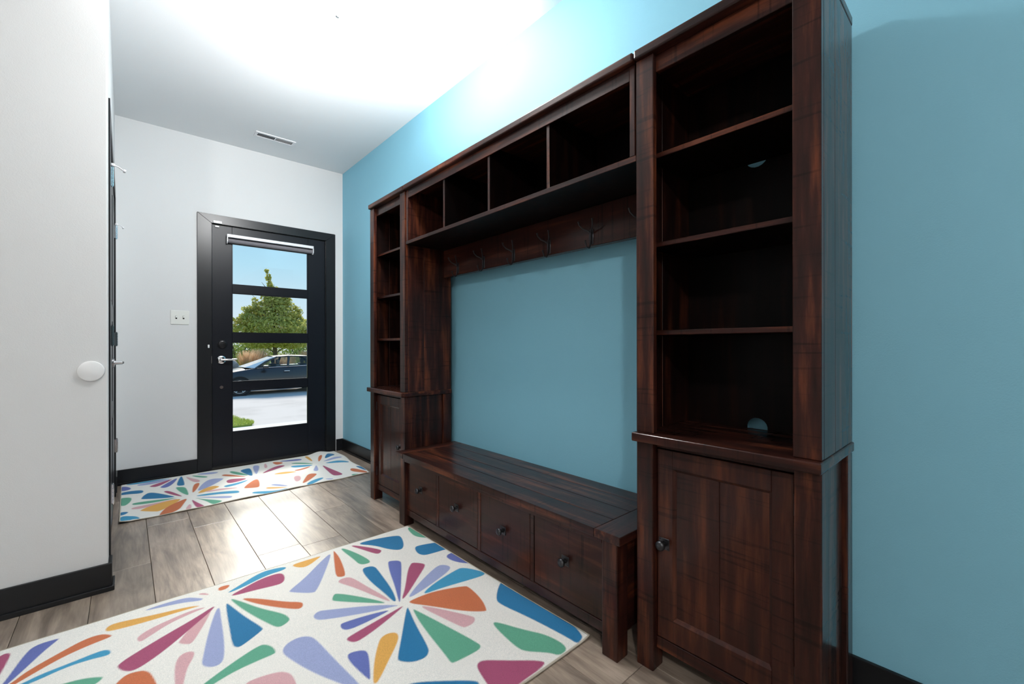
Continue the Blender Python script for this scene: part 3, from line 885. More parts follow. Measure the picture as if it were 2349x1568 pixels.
RUG1 = """G 1202,2252 1240,2244 1254,2041 1212,2067 1180,2120 1186,2188
B 902,2246 988,2244 1117,2200 1122,2159 1086,2065 1049,2027 1006,2076 970,2169
B 1113,2008 1142,2015 1241,1976 1309,1933 1276,1872 1232,1880 1150,1891 1106,1901 1093,1942
M 872,2246 897,2235 976,2104 966,2077 942,2064 923,2105 898,2180
G 820,2250 841,2237 873,2120 887,2015 858,2007 831,2026 831,2088
O 787,2248 791,2240 786,2148 749,1974 728,1971 709,1990 735,2081
L 773,2240 742,2168 608,1928 584,1925 518,1994 519,2008 593,2065 695,2172
Y 724,2239 712,2224 636,2170 604,2193 589,2227 601,2239 650,2241
P 1182,1828 1249,1833 1282,1803 1264,1658 1210,1701 1179,1766
P 940,1952 954,1962 996,1931 977,1883 881,1705 834,1620 830,1624 872,1744 907,1865
B 818,1971 844,1983 879,1965 873,1897 852,1731 831,1650 820,1635 814,1648 814,1721 807,1864
M 979,1827 1015,1866 1031,1874 1065,1831 1061,1807 993,1746 897,1662 858,1633 848,1635 894,1694
L 860,1617 932,1675 1076,1758 1123,1769 1147,1725 1124,1697 1060,1670 958,1636
C 920,1605 999,1644 1144,1679 1185,1678 1232,1583 1223,1553 1151,1564 1005,1594
O 851,1595 884,1602 970,1596 1096,1542 1107,1520 1093,1415 1064,1343 1051,1338 991,1395 905,1523
K 875,1550 913,1503 992,1358 1000,1333 977,1312 939,1312 929,1325 906,1417
G 847,1547 855,1526 878,1424 923,1212 918,1191 895,1183 804,1189 797,1199 802,1229 822,1423
B 839,1572 837,1553 810,1456 781,1314 769,1287 745,1272 703,1283 674,1318 676,1334 729,1410 803,1521
M 835,1590 812,1575 713,1532 642,1509 603,1503 586,1526 585,1544 606,1551 700,1566 778,1580
P 783,1598 746,1590 662,1583 609,1586 593,1606 597,1635 609,1642 702,1623
L 825,1599 793,1611 718,1633 622,1677 549,1716 538,1740 541,1762 564,1778 592,1763 755,1662
G 792,1647 760,1673 633,1803 632,1822 651,1853 663,1852 696,1812 756,1718
K 808,1643 787,1690 736,1850 702,1927 701,1944 720,1958 750,1952 764,1919 783,1808 805,1701
Y 715,1470 733,1456 732,1434 713,1405 652,1346 587,1283 574,1279 571,1289 612,1373 667,1456 690,1471
P 554,1456 568,1467 603,1453 615,1434 606,1396 574,1314 567,1305 561,1342 552,1413
L 398,1629 419,1658 459,1668 488,1652 504,1622 518,1475 542,1274 518,1303 446,1450 401,1589
B 1238,1462 1267,1451 1276,1366 1256,1177 1244,1056 1223,994 1211,984 1176,978 1177,1019 1154,1195 1124,1340 1137,1375 1190,1428
G 1033,1268 1049,1251 1087,1164 1135,1078 1142,986 1088,980 1074,1014 1019,1070 1008,1101 1013,1176 1022,1244
M 860,1137 884,1137 943,1081 1023,1012 1032,984 904,982 851,975 822,1008 838,1086 847,1120
B 644,1212 676,1198 735,1151 813,1083 814,1062 783,1029 739,1040 647,1130 627,1198
M 325,2135 366,2156 447,2194 516,2199 538,2179 534,2130 517,2095 491,2091 406,2113 346,2122
C 310,2163 374,2203 460,2257 513,2256 567,2239 554,2211 476,2211 368,2168
O 298,2244 343,2238 326,2205 294,2207
O 350,2090 413,2030 487,1931 534,1888 534,1862 521,1844 503,1849 439,1929 386,2012
G 318,2119 350,2063 398,1954 458,1855 468,1814 465,1791 433,1773 418,1781 406,1807 368,1915 338,2020
B 304,2088 313,2059 341,1938 379,1811 374,1796 300,1747 285,1752 277,1776 286,1895 295,2013
L 280,2072 273,1989 260,1823 246,1723 232,1696 211,1697 193,1716 186,1737 191,1765 222,1904 264,2052
K 260,2089 234,2013 202,1940 174,1882 160,1886 138,1914 141,1925 171,1978 241,2072
M 268,2097 258,2069 193,1998 111,1912 48,1861 16,1848 -6,1868 -20,1899 -19,1917 10,1943 98,1996 197,2046
K 245,2103 202,2096 121,2073 56,2024 38,2013 30,2034 32,2055 65,2083 142,2106 204,2117
Y 227,2129 197,2134 67,2142 -24,2158 -49,2167 -57,2182 -50,2206 -25,2214 87,2177 187,2155
L 241,2184 227,2173 170,2206 62,2233 58,2242 110,2247 186,2240 214,2213
K 223,2239 247,2236 263,2202 252,2206
K 176,1828 169,1793 148,1749 132,1673 126,1635 112,1654 116,1763 127,1823 149,1844
G 348,1712 366,1701 380,1671 382,1639 374,1630 332,1631 258,1628 201,1611 154,1596 149,1614 209,1650 286,1688
O -24,1812 0,1844 35,1835 50,1820 61,1793 72,1726 75,1660 37,1651 -20,1714 -35,1785
G -146,1922 -97,1909 -55,1880 -54,1871 -68,1852 -108,1850 -193,1900 -210,1935
O -300,2016 -267,2030 -239,2072 -170,2122 -110,2163 -66,2164 -38,2132 -39,2119 -91,2110 -153,2089 -208,2053 -254,2018 -292,1996
C -289,2006 -242,2007 -205,2024 -134,2032 -63,2046 -43,2033 -37,2011 -45,1997 -87,2010 -147,2013 -216,1991 -282,1993
P -295,2018 -284,2045 -271,2109 -257,2183 -239,2234 -176,2232 -181,2218 -208,2172 -241,2098 -272,2034 -291,2008
M -330,2216 -309,2245 -291,2234 -291,2196 -298,2111 -307,2029
K 269,1550 315,1548 366,1531 384,1511 393,1488 393,1439 381,1387 334,1397 267,1482
O -199,1595 -166,1602 -80,1596 46,1542 57,1520 43,1415 14,1343 1,1338 -59,1395 -145,1523
G -203,1547 -195,1526 -172,1424 -127,1212 -132,1191 -155,1183 -246,1189 -253,1199 -248,1229 -228,1423
P -267,1598 -304,1590 -388,1583 -441,1586 -457,1606 -453,1635 -441,1642 -348,1623
G -258,1647 -290,1673 -417,1803 -418,1822 -399,1853 -387,1852 -354,1812 -294,1718
Y -335,1470 -317,1456 -318,1434 -337,1405 -398,1346 -463,1283 -476,1279 -479,1289 -438,1373 -383,1456 -360,1471
L -652,1629 -631,1658 -591,1668 -562,1652 -546,1622 -532,1475 -508,1274 -532,1303 -604,1450 -649,1589
B -406,1212 -374,1198 -315,1151 -237,1083 -236,1062 -267,1029 -311,1040 -403,1130 -423,1198
M -725,2135 -684,2156 -603,2194 -534,2199 -512,2179 -516,2130 -533,2095 -559,2091 -644,2113 -704,2122
O -752,2244 -707,2238 -724,2205 -756,2207
O -700,2090 -637,2030 -563,1931 -516,1888 -516,1862 -529,1844 -547,1849 -611,1929 -664,2012
B -746,2088 -737,2059 -709,1938 -671,1811 -676,1796 -750,1747 -765,1752 -773,1776 -764,1895 -755,2013
L -770,2072 -777,1989 -790,1823 -804,1723 -818,1696 -839,1697 -857,1716 -864,1737 -859,1765 -828,1904 -786,2052
K -805,2103 -848,2096 -929,2073 -994,2024 -1012,2013 -1020,2034 -1018,2055 -985,2083 -908,2106 -846,2117
L -809,2184 -823,2173 -880,2206 -988,2233 -992,2242 -940,2247 -864,2240 -836,2213
K -827,2239 -803,2236 -787,2202 -798,2206
K -874,1828 -881,1793 -902,1749 -918,1673 -924,1635 -938,1654 -934,1763 -923,1823 -901,1844
G -702,1712 -684,1701 -670,1671 -668,1639 -676,1630 -718,1631 -792,1628 -849,1611 -896,1596 -901,1614 -841,1650 -764,1688
O -1074,1812 -1050,1844 -1015,1835 -1000,1820 -989,1793 -978,1726 -975,1660 -1013,1651 -1070,1714 -1085,1785
K -781,1550 -735,1548 -684,1531 -666,1511 -657,1488 -657,1439 -669,1387 -716,1397 -783,1482
M 215,1170 192,1155 93,1112 22,1089 -17,1083 -34,1106 -35,1124 -14,1131 80,1146 158,1160
K 188,1223 167,1270 116,1430 82,1507 81,1524 100,1538 130,1532 144,1499 163,1388 185,1281
M -640,1337 -616,1337 -557,1281 -477,1212 -468,1184 -596,1182 -649,1175 -678,1208 -662,1286 -653,1320
B -856,1412 -824,1398 -765,1351 -687,1283 -686,1262 -717,1229 -761,1240 -853,1330 -873,1398
P -417,1098 -454,1090 -538,1083 -591,1086 -607,1106 -603,1135 -591,1142 -498,1123
L -920,1572 -927,1489 -940,1323 -954,1223 -968,1196 -989,1197 -1007,1216 -1014,1237 -1009,1265 -978,1404 -936,1552
K -1024,1328 -1031,1293 -1052,1249 -1068,1173 -1074,1135 -1088,1154 -1084,1263 -1073,1323 -1051,1344
G -852,1212 -834,1201 -820,1171 -818,1139 -826,1130 -868,1131 -942,1128 -999,1111 -1046,1096 -1051,1114 -991,1150 -914,1188
M 375,1135 416,1156 497,1194 566,1199 588,1179 584,1130 567,1095 541,1091 456,1113 396,1122
O 348,1244 393,1238 376,1205 344,1207
K 295,1103 252,1096 171,1073 106,1024 88,1013 80,1034 82,1055 115,1083 192,1106 254,1117
K 273,1239 297,1236 313,1202 302,1206"""
RUG2 = """C 5,4358 2,4408 111,4385 256,4360 285,4355 157,4332 57,4329
L 60,4290 77,4319 213,4340 276,4323 175,4260 95,4259
M 130,4209 284,4336 251,4267 177,4149 139,4177
P 187,4112 204,4160 318,4365 273,4172 226,4077
B 334,4380 339,4305 334,4080 320,4067 282,4090 307,4255
P -30,4328 5,4311 30,4246 27,4198 -29,4191
B -29,4148 11,4162 86,4135 99,4083 84,4038 11,4081 -31,4087
G -32,4011 11,3997 33,3958 25,3871 -1,3796 -30,3822
B 78,3897 95,3974 124,4027 164,3985 250,3819 254,3793 187,3814 86,3880
G 30,3810 44,3825 126,3809 247,3775 271,3768 196,3746 113,3749 38,3775
K 26,3704 38,3726 123,3726 245,3747 275,3734 181,3702 81,3655 32,3681
Y 67,3628 122,3685 213,3731 294,3727 237,3624 161,3525 134,3542 75,3603
O 321,3714 290,3604 249,3452 157,3434 156,3460 193,3581 264,3670
K 317,3565 322,3519 315,3444 282,3435 298,3514
M 334,3667 355,3574 386,3448 377,3429 342,3441 336,3534
G 348,3699 391,3615 476,3509 489,3468 435,3445 422,3471 404,3559
L 350,3713 426,3638 543,3561 555,3529 534,3502 424,3616
C 355,3730 437,3729 601,3664 612,3621 598,3584 495,3654 400,3690
Y 376,3784 434,3883 493,3901 523,3856 512,3830 458,3793 408,3771
L 378,3832 436,4025 498,4122 578,4070 570,4038 497,3933 433,3867
O 352,3806 371,3975 393,4063 424,4062 409,3976 378,3865
G 273,4046 292,4046 330,4012 334,3904 331,3777 313,3809 288,3912
M 199,3993 228,3993 262,3903 302,3756 263,3823 229,3900
K 356,4331 392,4238 434,4141 424,4081 391,4110 368,4219
G 394,4339 461,4257 496,4197 468,4182 410,4274
L 425,4353 487,4349 572,4307 567,4268 523,4264 465,4295
K 418,3796 514,3793 616,3736 610,3718 508,3748 441,3759
M 577,3954 594,3996 633,4001 726,3949 662,3897 585,3883
C 544,3829 558,3849 634,3865 734,3910 648,3815 556,3790
O 578,4181 614,4183 732,3984 684,4027 584,4134
G 640,4246 666,4258 718,4132 747,4020 693,4078 652,4170
B 711,4235 776,4269 797,4241 768,4002 748,4007 725,4125
L 825,4335 875,4305 840,4156 792,4001 796,4105
K 911,4308 931,4340 915,4182 884,4162
M 817,4000 933,4142 1013,4180 1044,4138 1003,4102 911,4046
Y 885,3930 974,3945 1071,3880 1040,3864 956,3874
O 649,3690 675,3755 751,3875 780,3860 746,3655 721,3642 657,3675
O 983,4344 1048,4285 1049,4233 993,4209 980,4270
P 1032,4336 1113,4317 1208,4302 1209,4246 1171,4243 1067,4284
G 1086,4175 1127,4188 1204,4119 1253,4024 1182,4078
C 1063,4087 1143,4073 1244,3997 1164,3981 1072,4016
O 1049,3931 1106,3939 1212,3986 1155,3919 1074,3891
Y 1257,4370 1290,4341 1266,4115 1252,4181
O 1351,4257 1394,4259 1337,4131 1291,4067
B 1363,4135 1450,4284 1494,4256 1484,4195 1406,4124
L 1314,4061 1392,4082 1508,4115 1498,4057 1424,4026
C 1305,4003 1409,3986 1502,3902 1500,3842 1427,3893
L 1254,3998 1208,3778 1167,3807 1213,3913
M 1285,3970 1301,3787 1324,3586 1316,3541 1272,3547 1247,3578 1261,3754
O 1418,3658 1446,3655 1492,3501 1488,3447 1450,3472 1399,3584
B 1479,3712 1519,3661 1514,3494 1484,3576
O 995,3503 1051,3625 1115,3753 1174,3713 1136,3649 1053,3545
C 1013,3468 1077,3542 1157,3577 1175,3552 1112,3491 1038,3439
C 671,3535 695,3547 818,3469 901,3463 836,3419 738,3442 669,3505
Y 772,3596 806,3583 912,3477 830,3519 768,3565
L 807,3654 858,3637 918,3500 844,3577
G 1371,3501 1430,3447 1356,3451
B -28,3675 20,3644 -7,3594 -27,3587
C -26,3551 -1,3565 46,3522 70,3441 35,3461 -11,3446 -26,3447
K 1001,3750 1051,3746 1022,3611 972,3580
L 1159,3528 1231,3482 1189,3461"""
def h1(U, V, X, Y):
    z = 0.0005 + 0.0
    curl = np.clip((U - 0.985) / 0.015, 0, 1) * np.clip(1 - V / 0.25, 0, 1)
    wav = 0.0012 * np.sin(X * 9 + Y * 3) ** 2
    return z + wav + 0.004 * curl, 0 * X, 0 * X
def h2(U, V, X, Y):
    wav = 0.0035 * np.clip(1 - V / 0.12, 0, 1) * (0.5 + 0.5 * np.sin(U * 34 + 1.0 * np.sin(U * 9)))
    fold = 0.020 * np.exp(-((U - 0.90 - 0.10 * (1 - V)) / 0.045) ** 2) * np.clip((V - 0.1) / 0.9, 0, 1)
    curl = 0.012 * np.clip(1 - U / 0.03, 0, 1) * np.clip(1 - V / 0.2, 0, 1)
    return 0.0005 + wav + fold + curl, 0.010 * np.sin(V * 11) * np.clip((U - 0.9) / 0.1, 0, 1), 0.004 * np.sin(U * 21)
rug('hall_rug', [(-1.15, 0.978), (1.243, 0.978), (1.219, 2.276), (-1.15, 2.274)], 0.0036, RUG1, h1, 0.0075, 'large white rug with bright starburst petals lying along the bench')
rug('door_runner', [(-0.027, 3.445), (1.503, 3.455), (1.558, 4.385), (-0.024, 4.385)], 0.0042, RUG2, h2, 0.0065, 'long white runner with starburst petals at the foot of the entrance door')

# ================================================================== outside the door
GZ0 = -0.765
def ground_mat(name, c1, c2, sc, rough=0.9):
    m, nt, b = new_mat(name)
    t = nt.nodes.new('ShaderNodeTexCoord'); n = nt.nodes.new('ShaderNodeTexNoise')
    n.inputs['Scale'].default_value = sc; n.inputs['Detail'].default_value = 5
    nt.links.new(t.outputs['Object'], n.inputs['Vector'])
    cr = nt.nodes.new('ShaderNodeValToRGB')
    cr.color_ramp.elements[0].position = 0.3; cr.color_ramp.elements[0].color = (*c1, 1)
    cr.color_ramp.elements[1].position = 0.55; cr.color_ramp.elements[1].color = (*c2, 1)
    nt.links.new(n.outputs[0], cr.inputs[0]); nt.links.new(cr.outputs[0], b.inputs['Base Color'])
    b.inputs['Roughness'].default_value = rough; b.inputs['Specular IOR Level'].default_value = 0.2
    return m
CONC = ground_mat('pale_concrete', (0.52, 0.465, 0.43), (0.61, 0.55, 0.51), 0.9)
LAWN = ground_mat('lawn_green', (0.16, 0.24, 0.03), (0.30, 0.38, 0.07), 3.0)
struct(box('street', -30, 60, 11.3, 20.35, GZ0 - 0.3, GZ0, CONC, bev=0))
struct(box('sidewalk', -30, 60, 9.6, 11.28, GZ0 - 0.3, GZ0 + 0.004, ground_mat('white_concrete', (0.68, 0.62, 0.58), (0.75, 0.69, 0.64), 2.0), bev=0))
struct(box('garden_ground', -30, 60, WY + 0.25, 9.58, GZ0 - 0.4, GZ0 - 0.02, LAWN, bev=0))
struct(box('kerb', -30, 60, 20.37, 20.55, GZ0 - 0.3, GZ0 + 0.12, ground_mat('beige_concrete', (0.42, 0.38, 0.32), (0.52, 0.48, 0.41), 4.0), bev=0.02))
struct(box('field', -60, 90, 20.57, 95, GZ0 - 0.3, GZ0 + 0.10, LAWN, bev=0))

def mesh_from(name, vs, fs, mat, parent=None, loc=(0, 0, 0)):
    me = bpy.data.meshes.new(name)
    vs = np.asarray(vs, np.float32); fs = np.asarray(fs, np.int32)
    me.vertices.add(len(vs)); me.vertices.foreach_set('co', vs.ravel())
    k = fs.shape[1]
    me.loops.add(fs.size); me.loops.foreach_set('vertex_index', fs.ravel())
    me.polygons.add(len(fs)); me.polygons.foreach_set('loop_start', np.arange(0, fs.size, k, dtype=np.int32))
    me.polygons.foreach_set('loop_total', np.full(len(fs), k, np.int32))
    me.update(calc_edges=True)
    o = link_mesh(name, me, mat, parent)
    o.location = loc
    return o
def leaf_mat(name, cols):
    m, nt, b = new_mat(name)
    t = nt.nodes.new('ShaderNodeTexCoord'); n = nt.nodes.new('ShaderNodeTexNoise')
    n.inputs['Scale'].default_value = 3.5; n.inputs['Detail'].default_value = 6; n.inputs['Roughness'].default_value = 0.8
    nt.links.new(t.outputs['Object'], n.inputs['Vector'])
    cr = nt.nodes.new('ShaderNodeValToRGB')
    cr.color_ramp.elements[0].position = 0.35; cr.color_ramp.elements[0].color = (*cols[0], 1)
    cr.color_ramp.elements[1].position = 0.65; cr.color_ramp.elements[1].color = (*cols[-1], 1)
    for i, c in enumerate(cols[1:-1]):
        q = cr.color_ramp.elements.new(0.35 + 0.3 * (i + 1) / (len(cols) - 1)); q.color = (*c, 1)
    nt.links.new(n.outputs[0], cr.inputs[0])
    nt.links.new(cr.outputs[0], b.inputs['Base Color'])
    b.inputs['Roughness'].default_value = 0.6
    tr = nt.nodes.new('ShaderNodeBsdfTranslucent'); nt.links.new(cr.outputs[0], tr.inputs[0])
    mx = nt.nodes.new('ShaderNodeMixShader'); mx.inputs[0].default_value = 0.4
    nt.links.new(b.outputs[0], mx.inputs[1]); nt.links.new(tr.outputs[0], mx.inputs[2])
    nt.links.new(mx.outputs[0], nt.nodes['Material Output'].inputs[0])
    return m
rng = np.random.default_rng(11)
def leaves(name, blobs, size, mat, parent, density=1.0):
    """blobs: (x, y, z, rx, rz, count); leaf blades scattered mostly near the blob's skin"""
    P = []
    for (x, y, z, rx, rz, n) in blobs:
        n = int(n * density)
        d = rng.normal(size=(n, 3)); d /= np.linalg.norm(d, axis=1)[:, None]
        r = rng.uniform(0.35, 1.0, (n, 1)) ** 0.6
        P.append(np.array([x, y, z]) + d * r * np.array([rx, rx, rz]))
    P = np.vstack(P); n = len(P)
    a = rng.normal(size=(n, 3)); a /= np.linalg.norm(a, axis=1)[:, None]
    b = rng.normal(size=(n, 3)); b -= (b * a).sum(1)[:, None] * a; b /= np.linalg.norm(b, axis=1)[:, None]
    s = size * rng.uniform(0.7, 1.3, (n, 1))
    vs = np.stack([P - a * s, P - b * s * 0.5, P + a * s, P + b * s * 0.5], 1).reshape(-1, 3)
    off = np.array(parent.location) if parent is not None else np.zeros(3)
    o = mesh_from(name, vs - off, np.arange(4 * n).reshape(-1, 4), mat, parent)
    o['kind'] = 'stuff' if parent is not None else 'stuff'
    return o
BARK = simple('bark', (0.13, 0.105, 0.085), 0.9)
TREE_L = leaf_mat('oak_leaves', [(0.28, 0.32, 0.07), (0.50, 0.50, 0.13), (0.80, 0.68, 0.26)])
BUSH_L = leaf_mat('hedge_leaves', [(0.14, 0.21, 0.06), (0.28, 0.36, 0.09), (0.50, 0.52, 0.15)])
OLIVE_L = leaf_mat('olive_leaves', [(0.28, 0.30, 0.12), (0.48, 0.47, 0.20), (0.70, 0.62, 0.28)])

def street_tree():
    x, y, g = 6.03, 26.0, GZ0 + 0.1
    t = thing('street_tree', (x, y, g), 'young green tree with a pointed crown standing behind the parked car', 'tree')
    def tr(bm):
        bm_tube(bm, [(x, y, g), (x + 0.02, y, g + 1.2), (x - 0.05, y, g + 2.6), (x - 0.22, y, g + 4.2), (x - 0.36, y, g + 5.75)], [0.15, 0.11, 0.08, 0.04, 0.01], 10)
    obj('trunk', tr, BARK, t, True)
    def br(bm):
        r = random.Random(3)
        for i in range(26):
            h = 1.25 + 3.6 * (i / 26) ; a = i * 2.4
            L_ = (1.75 - 0.36 * (h - 1.2)) * r.uniform(0.8, 1.05)
            bx = x - 0.06 * h
            bm_tube(bm, [(bx, y, g + h), (bx + math.cos(a) * L_ * 0.5, y + math.sin(a) * L_ * 0.5, g + h + L_ * 0.38), (bx + math.cos(a) * L_, y + math.sin(a) * L_, g + h + L_ * 0.95)], [0.03, 0.018, 0.006], 5)
    obj('branches', br, BARK, t, True)
    blobs = []
    for (px, pz, rx, rz, n) in ((-0.36, 5.72, 0.08, 0.10, 30), (-0.30, 5.35, 0.10, 0.22, 70), (-0.24, 5.0, 0.12, 0.2, 60), (-0.12, 4.7, 0.35, 0.22, 260), (0.15, 4.55, 0.28, 0.3, 260), (-0.45, 4.45, 0.22, 0.18, 120),
                                (0.55, 4.3, 0.22, 0.3, 200), (-0.15, 4.1, 0.6, 0.4, 700), (0.35, 3.9, 0.6, 0.4, 700), (-0.95, 4.05, 0.12, 0.22, 60), (-0.75, 3.75, 0.4, 0.3, 380), (-1.3, 3.55, 0.22, 0.25, 160),
                                (0.0, 3.4, 1.0, 0.5, 1700), (1.05, 3.55, 0.3, 0.42, 330), (-1.25, 3.1, 0.5, 0.35, 560), (-1.9, 2.95, 0.22, 0.22, 90), (1.25, 3.0, 0.5, 0.35, 560), (0.0, 2.75, 1.5, 0.55, 2600),
                                (-1.6, 2.55, 0.5, 0.35, 520), (1.65, 2.6, 0.45, 0.35, 460), (0.0, 2.2, 1.7, 0.45, 2300), (0.6, 1.85, 1.0, 0.3, 700), (-0.8, 1.85, 0.8, 0.3, 560)):
        for _ in range(3):
            blobs.append((x + px + rng.uniform(-.06, .06), y + rng.uniform(-0.5, 0.5) * rx, g + pz, rx, rz, n // 3))
    leaves('foliage', blobs, 0.085, TREE_L, t)
street_tree()
def shrub(x, y, w, h, mat, label, n=1500, size=0.09):
    g = GZ0 + 0.1
    t = thing('shrub', (x, y, g), label, 'shrub', 'shrubs and low trees behind the street tree')
    def st(bm):
        r = random.Random(int(x * 10))
        for i in range(6):
            a = i * 1.05
            bm_tube(bm, [(x, y, g), (x + math.cos(a) * w * 0.12, y + math.sin(a) * w * 0.12, g + h * 0.4), (x + math.cos(a) * w * 0.3, y + math.sin(a) * w * 0.3, g + h * 0.8)], [0.06, 0.04, 0.015], 5)
    obj('stems', st, BARK, t, True)
    bl = []
    for i in range(12):
        bl.append((x + rng.uniform(-.38, .38) * w, y + rng.uniform(-.2, .2) * w, g + h * rng.uniform(0.28, 0.72), w * 0.26, h * 0.27, n // 12))
    leaves('foliage', bl, size, mat, t)
shrub(5.0, 30.2, 3.4, 2.9, BUSH_L, 'dark green shrub at the left end of the hedge seen through the door')
shrub(6.9, 34.6, 3.4, 3.1, OLIVE_L, 'olive shrub between the dark left shrub and the street tree')
shrub(8.6, 30.4, 3.2, 2.9, BUSH_L, 'green shrub right of the tree trunk seen through the door')
shrub(10.9, 34.8, 3.2, 3.5, OLIVE_L, 'tall grey-green shrub at the right edge of the door glass')
shrub(3.0, 34.5, 3.0, 2.7, OLIVE_L, 'olive shrub left of the dark green shrub behind the door stile', 900)
shrub(12.6, 30.6, 3.2, 3.3, BUSH_L, 'green shrub beyond the right edge of the door glass', 900)
def grass_clump(x, y, h, label, n=1100):
    g = GZ0 + 0.1
    t = thing('ornamental_grass', (x, y, g), label, 'ornamental grass', 'ornamental grasses behind the car')
    def blades(n, h0, h1, spread, wid, seed):
        r = np.random.default_rng(seed)
        a = r.uniform(0, 2 * PI, n); b0 = r.uniform(0, 0.22, n); ln = r.uniform(h0, h1, n); sp = r.uniform(0.1, spread, n)
        c, s = np.cos(a), np.sin(a)
        base = np.stack([c * b0, s * b0, 0 * a], 1); m = base + np.stack([c * sp * .45, s * sp * .45, ln * .65], 1); tip = base + np.stack([c * sp, s * sp, ln], 1)
        w = np.stack([-s, c, 0 * a], 1) * wid
        vs = np.stack([base - w, base + w, m + w, m - w, tip + w * .3, tip - w * .3], 1).reshape(-1, 3)
        i = np.arange(n)[:, None] * 6
        return vs, np.vstack([i + np.array([[0, 1, 2, 3]]), i + np.array([[3, 2, 4, 5]])])
    vs, fs = blades(n, h * 0.4, h * 0.72, 0.5, 0.008, int(x * 100))
    o = mesh_from('leaves', vs, fs, leaf_mat('grass_blades', [(0.36, 0.40, 0.07), (0.62, 0.56, 0.10), (0.80, 0.62, 0.14)]), t); o['kind'] = 'stuff'
    vs, fs = blades(n // 2, h * 0.75, h, 0.42, 0.012, int(x * 100) + 1)
    o = mesh_from('plumes', vs, fs, leaf_mat('grass_plumes', [(0.66, 0.38, 0.18), (0.80, 0.52, 0.30), (0.90, 0.68, 0.46)]), t); o['kind'] = 'stuff'
for i, (x, y, h, lb) in enumerate(((4.0, 21.6, 1.55, 'tallest tan ornamental grass clump left of the parked car roof'), (4.62, 22.9, 1.6, 'tan ornamental grass clump behind the car windscreen'),
                     (5.25, 21.5, 1.25, 'low tan ornamental grass clump just left of the tree trunk'), (5.85, 22.8, 1.35, 'tan ornamental grass clump in front of the tree trunk'),
                     (7.1, 24.0, 1.5, 'tan ornamental grass clump right of the tree trunk above the car roof'), (8.4, 25.4, 1.7, 'tan ornamental grass clump at the right edge of the door glass'))):
    grass_clump(x, y, h, lb)
def boulder():
    x, y, g = 3.22, 20.95, GZ0 + 0.1
    bm = bmesh.new()
    bmesh.ops.create_icosphere(bm, subdivisions=3, radius=1.0)
    r = random.Random(5)
    for v in bm.verts:
        k = 1 + 0.12 * math.sin(v.co.x * 3 + 1) + 0.1 * math.sin(v.co.y * 4 + 2) * math.cos(v.co.z * 3) + r.uniform(-0.02, 0.02)
        v.co = Vector((v.co.x * 0.42 * k, v.co.y * 0.38 * k, v.co.z * 0.62 * k + 0.55))
    me = bpy.data.meshes.new('boulder'); bm.to_mesh(me); bm.free()
    o = link_mesh('boulder', me, ground_mat('rock', (0.20, 0.17, 0.15), (0.36, 0.32, 0.29), 3.0)); o.location = (x, y, g - 0.02)
    tag(o, 'rough grey boulder beside the tan grass left of the car', 'boulder')
boulder()
def verge():
    poly = [(-6, 11.30), (2.15, 11.30), (2.23, 11.7), (2.08, 12.3), (2.02, 12.9), (1.6, 13.5), (0.6, 14.2), (-6, 14.3)]
    bm = bmesh.new()
    A = [bm.verts.new((x, y, GZ0 + 0.04)) for x, y in poly]; B = [bm.verts.new((x, y, GZ0 - 0.05)) for x, y in poly]
    bm.faces.new(A); bm.faces.new(B[::-1])
    for i in range(len(A)): bm.faces.new((A[i], B[i], B[(i + 1) % len(A)], A[(i + 1) % len(A)]))
    bmesh.ops.recalc_face_normals(bm, faces=bm.faces)
    me = bpy.data.meshes.new('grass_verge'); bm.to_mesh(me); bm.free()
    o = struct(link_mesh('lawn', me, LAWN))
    r = np.random.default_rng(4); pts = []
    pp = np.array(poly)
    while len(pts) < 9000:
        q = np.stack([r.uniform(0.4, 2.3, 4000), r.uniform(11.3, 14.2, 4000)], 1)
        s = signed_dist(pp, q[:, 0], q[:, 1]); pts += list(q[s < 0.03])
    q = np.array(pts[:9000]); n = len(q); a = r.uniform(0, 2 * PI, n); h = r.uniform(0.03, 0.07, n)
    base = np.stack([q[:, 0], q[:, 1], np.full(n, GZ0 + 0.038)], 1); w = np.stack([np.cos(a), np.sin(a), 0 * a], 1) * 0.006
    tip = base + np.stack([np.sin(a) * h * .5, np.cos(a) * h * .5, h], 1)
    o = mesh_from('grass', np.stack([base - w, base + w, tip], 1).reshape(-1, 3), np.arange(3 * n).reshape(-1, 3), leaf_mat('lawn_blades', [(0.22, 0.32, 0.05), (0.36, 0.44, 0.08), (0.5, 0.52, 0.14)]))
    o['kind'] = 'stuff'; tag(o, 'green grass blades of the verge at the lower left of the door glass', 'grass')
verge()

